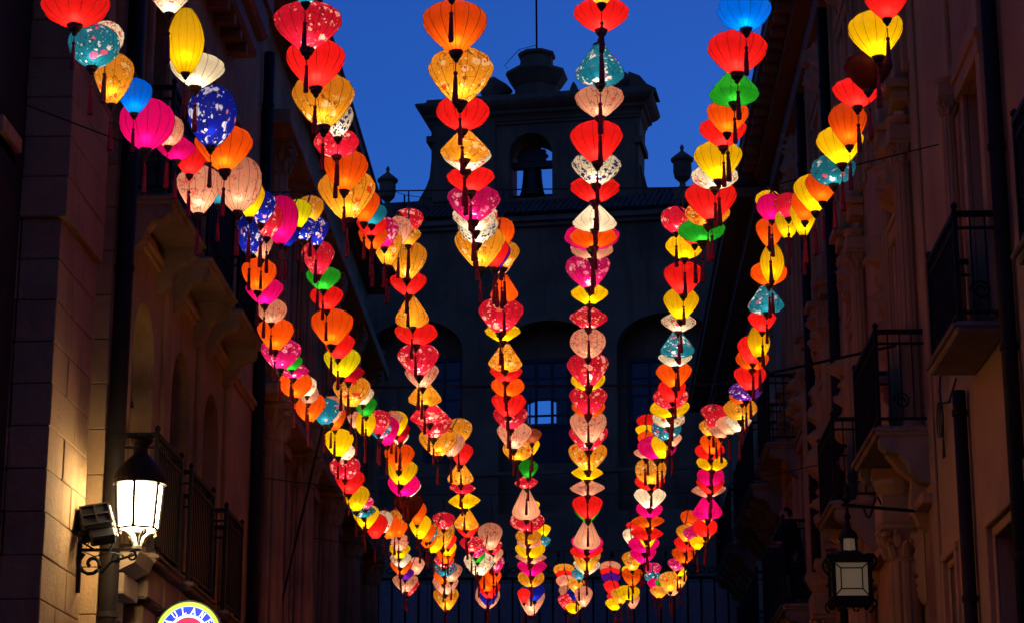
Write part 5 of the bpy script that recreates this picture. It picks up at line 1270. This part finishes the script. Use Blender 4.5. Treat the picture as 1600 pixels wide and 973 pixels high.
for s, ids in strand.items():
    wh = ORD[s] + ' strand from lit lamp'
    for k, i in enumerate(ids):
        d_ = desc(rows[i]); p = col(ids[k - 1]) if k else None; n = col(ids[k + 1]) if k + 1 < len(ids) else None
        pp = col(ids[k - 2]) if k > 1 else None; nn = col(ids[k + 2]) if k + 2 < len(ids) else None
        L = []
        if p is None: L.append(f'{d_} lantern topmost on {wh}')
        elif n is None: L.append(f'{d_} lantern last on {wh}')
        else:
            L.append(f'{d_} lantern between {p} and {n}, {wh}')
            if pp: L.append(f'{d_} lantern after {pp} then {p}, before {n}, {wh}')
            if nn: L.append(f'{d_} lantern after {p}, before {n} then {nn}, {wh}')
            sw = ('near', 'second', 'third', 'far')[rows[i][1]]
            L.append(f'{d_} lantern between {p} and {n}, {sw} swag, {wh}')
            if pp and nn: L.append(f'{WORD[rows[i][4][0]]} lantern, {pp} then {p} above, {n} then {nn} below, {wh}')
        size = 'bigger' if rows[i][8] > .3 else 'smaller'
        L.append(f'{size} {L[0]}')
        cand[i] = L
from collections import Counter
cnt = Counter(c_ for L in cand.values() for c_ in set(L))
for i, L in cand.items():
    labels[i] = next((c_ for c_ in L if cnt[c_] == 1 and len(c_.split()) <= 16), None) or next((c_ for c_ in L if c_ not in used), L[0])
    used.add(labels[i])
far = MB(); far_lc = []; far_mats = [M['wood'], M['tassel'], M['cord']]
GRP = 'silk lanterns strung along the street'
for i, (s, k, star, sh, code, X, Y, Z, w_, h_) in enumerate(rows):
    cs = min(1.15, max(.72, w_ / .37)); ts = random.uniform(.88, 1.08)
    en = BULB * (w_ / .4) ** 1.7 * (h_ / .3) ** .3 * random.uniform(.85, 1.2) * GAIN.get(code[0], 1)
    rz = random.uniform(0, 6.3); tilt = (R(random.uniform(-3, 3)), R(random.uniform(-3, 3)))
    if not star:
        t = thing('silk_lantern', labels[i], 'lantern', (X, Y, Z), GRP); t.rotation_euler = (*tilt, rz)
        o = link('shade', SHM[sh], t); e_ = random.uniform(.95, 1.05); o.scale = (w_ * e_, w_ / e_, h_); o.material_slots[0].link = 'OBJECT'; o.material_slots[0].material = silk(code)
        o2 = link('rib_frame', RBM[sh], t); o2.scale = o.scale
        o3 = link('base_cap', BASE, t); o3.location = (0, 0, -h_ / 2); o3.scale = (cs,) * 3
        o4 = link('top_cap', TOP, t); o4.location = (0, 0, h_ / 2); o4.scale = (cs,) * 3
        o5 = link('tassel', TAS, t); o5.location = (0, 0, -h_ / 2); o5.scale = (ts,) * 3; o5.rotation_euler = (-tilt[0] * 1.3, -tilt[1] * 1.3, 0)
        if code != 'K':
            b = bulb(en); COL.objects.link(b); b.parent = t; b.location = (0, 0, -.23 * h_)
    else:
        def put(vs, fs, mi, sc_, dz, lc):
            global far_lc
            far.mi = mi; c_, s2 = math.cos(rz), math.sin(rz)
            far.add([(X + (v[0] * c_ - v[1] * s2) * sc_[0], Y + (v[0] * s2 + v[1] * c_) * sc_[1], Z + dz + v[2] * sc_[2]) for v in vs], fs)
            far_lc += [(v[0] + i * 3.1, v[1], v[2] + i) for v in vs] if lc else [(0, 0, 0)] * len(vs)
        mt = silk(code)
        if mt not in far_mats: far_mats.append(mt)
        vs, fs = shade_geo(sh); put(vs, fs, far_mats.index(mt), (w_, w_, h_), 0, True)
        put(base_m.v, base_m.f, 0, (cs,) * 3, -h_ / 2, False); put(top_m.v, top_m.f, 0, (cs,) * 3, h_ / 2, False); put(tas_m.v, tas_m.f, 1, (ts,) * 3, -h_ / 2, False)
        b = bulb(en); COL.objects.link(b); b.location = (X, Y, Z - .12 * h_)
fo = far.build('silk_lanterns', far_mats, smooth=True, kind='stuff'); set_lc(fo.data, far_lc)
tag(fo, 'far crowded ends of the lantern strands near the church gate', 'lanterns')
# ---------------------------------------------------------------- the wires they hang on
DK = [11.2, 18.8, 26.5, 33.8, 39.5]
XS = [[-3.01, -3.01, -3.18, -2.97, -3.11], [-2.48, -2.48, -2.36, -2.27, -2.48], [-1.6, -1.6, -1.58, -1.53, -1.68], [-.74, -.74, -.71, -.74, -1.02], [.07, .07, 0, -.04, -.44], [.87, .87, .76, .65, .38], [1.64, 1.64, 1.61, 1.55, 1.16]]
HW = 6.02 + CH + .24
for s, ids in strand.items():
    P = [(XS[s][0], DK[0], HW)]; last = 0
    for i in ids:
        r_ = rows[i]
        if r_[1] != last: last = r_[1]; P.append((XS[s][last], DK[last], HW))
        if r_[6] > P[-1][1] + .06: P.append((r_[5], r_[6], r_[7] + r_[9] / 2 + .045))
    P.append((XS[s][4], DK[4], HW))
    q = MB().tube(P, .018 if j == 2 else .007, 5).build('cable', M['cord'], smooth=True)
    tag(q, f'thin black cable carrying the {ORD[s]} lantern strand from the lit lamp', 'cable', 'cables that carry the lanterns')
for j, d in enumerate(DK):
    x1, x2, z1 = XL + .02, XR - .02, HW + .25
    if j == 0: x1, x2 = XL - .4, XR
    ya, yb = d, d
    if j == 1: yb = 21.5; 
    if j == 2: ya = 36.6
    P = [(x1, ya, HW + (.9 if j == 1 else -.9 if j == 2 else .3))] + [(XS[s][j], d, HW + .01) for s in range(7)] + [(x2 if j != 1 else XR - .25, yb, HW + (.5 if j != 1 else 1.35))]
    if j == 2: P[0] = tuple(side(440, 940, XL + .05)) 
    q = MB().tube(P, .018 if j == 2 else .007, 5).build('cable', M['cord'], smooth=True)
    tag(q, f'cross wire from wall to wall holding up the {("near", "first", "second", "third", "far")[j]} ends of the lantern swags', 'cable', 'cross wires over the street')
print('objects', len(bpy.data.objects), 'labels', len(set(labels.values())), len(labels))
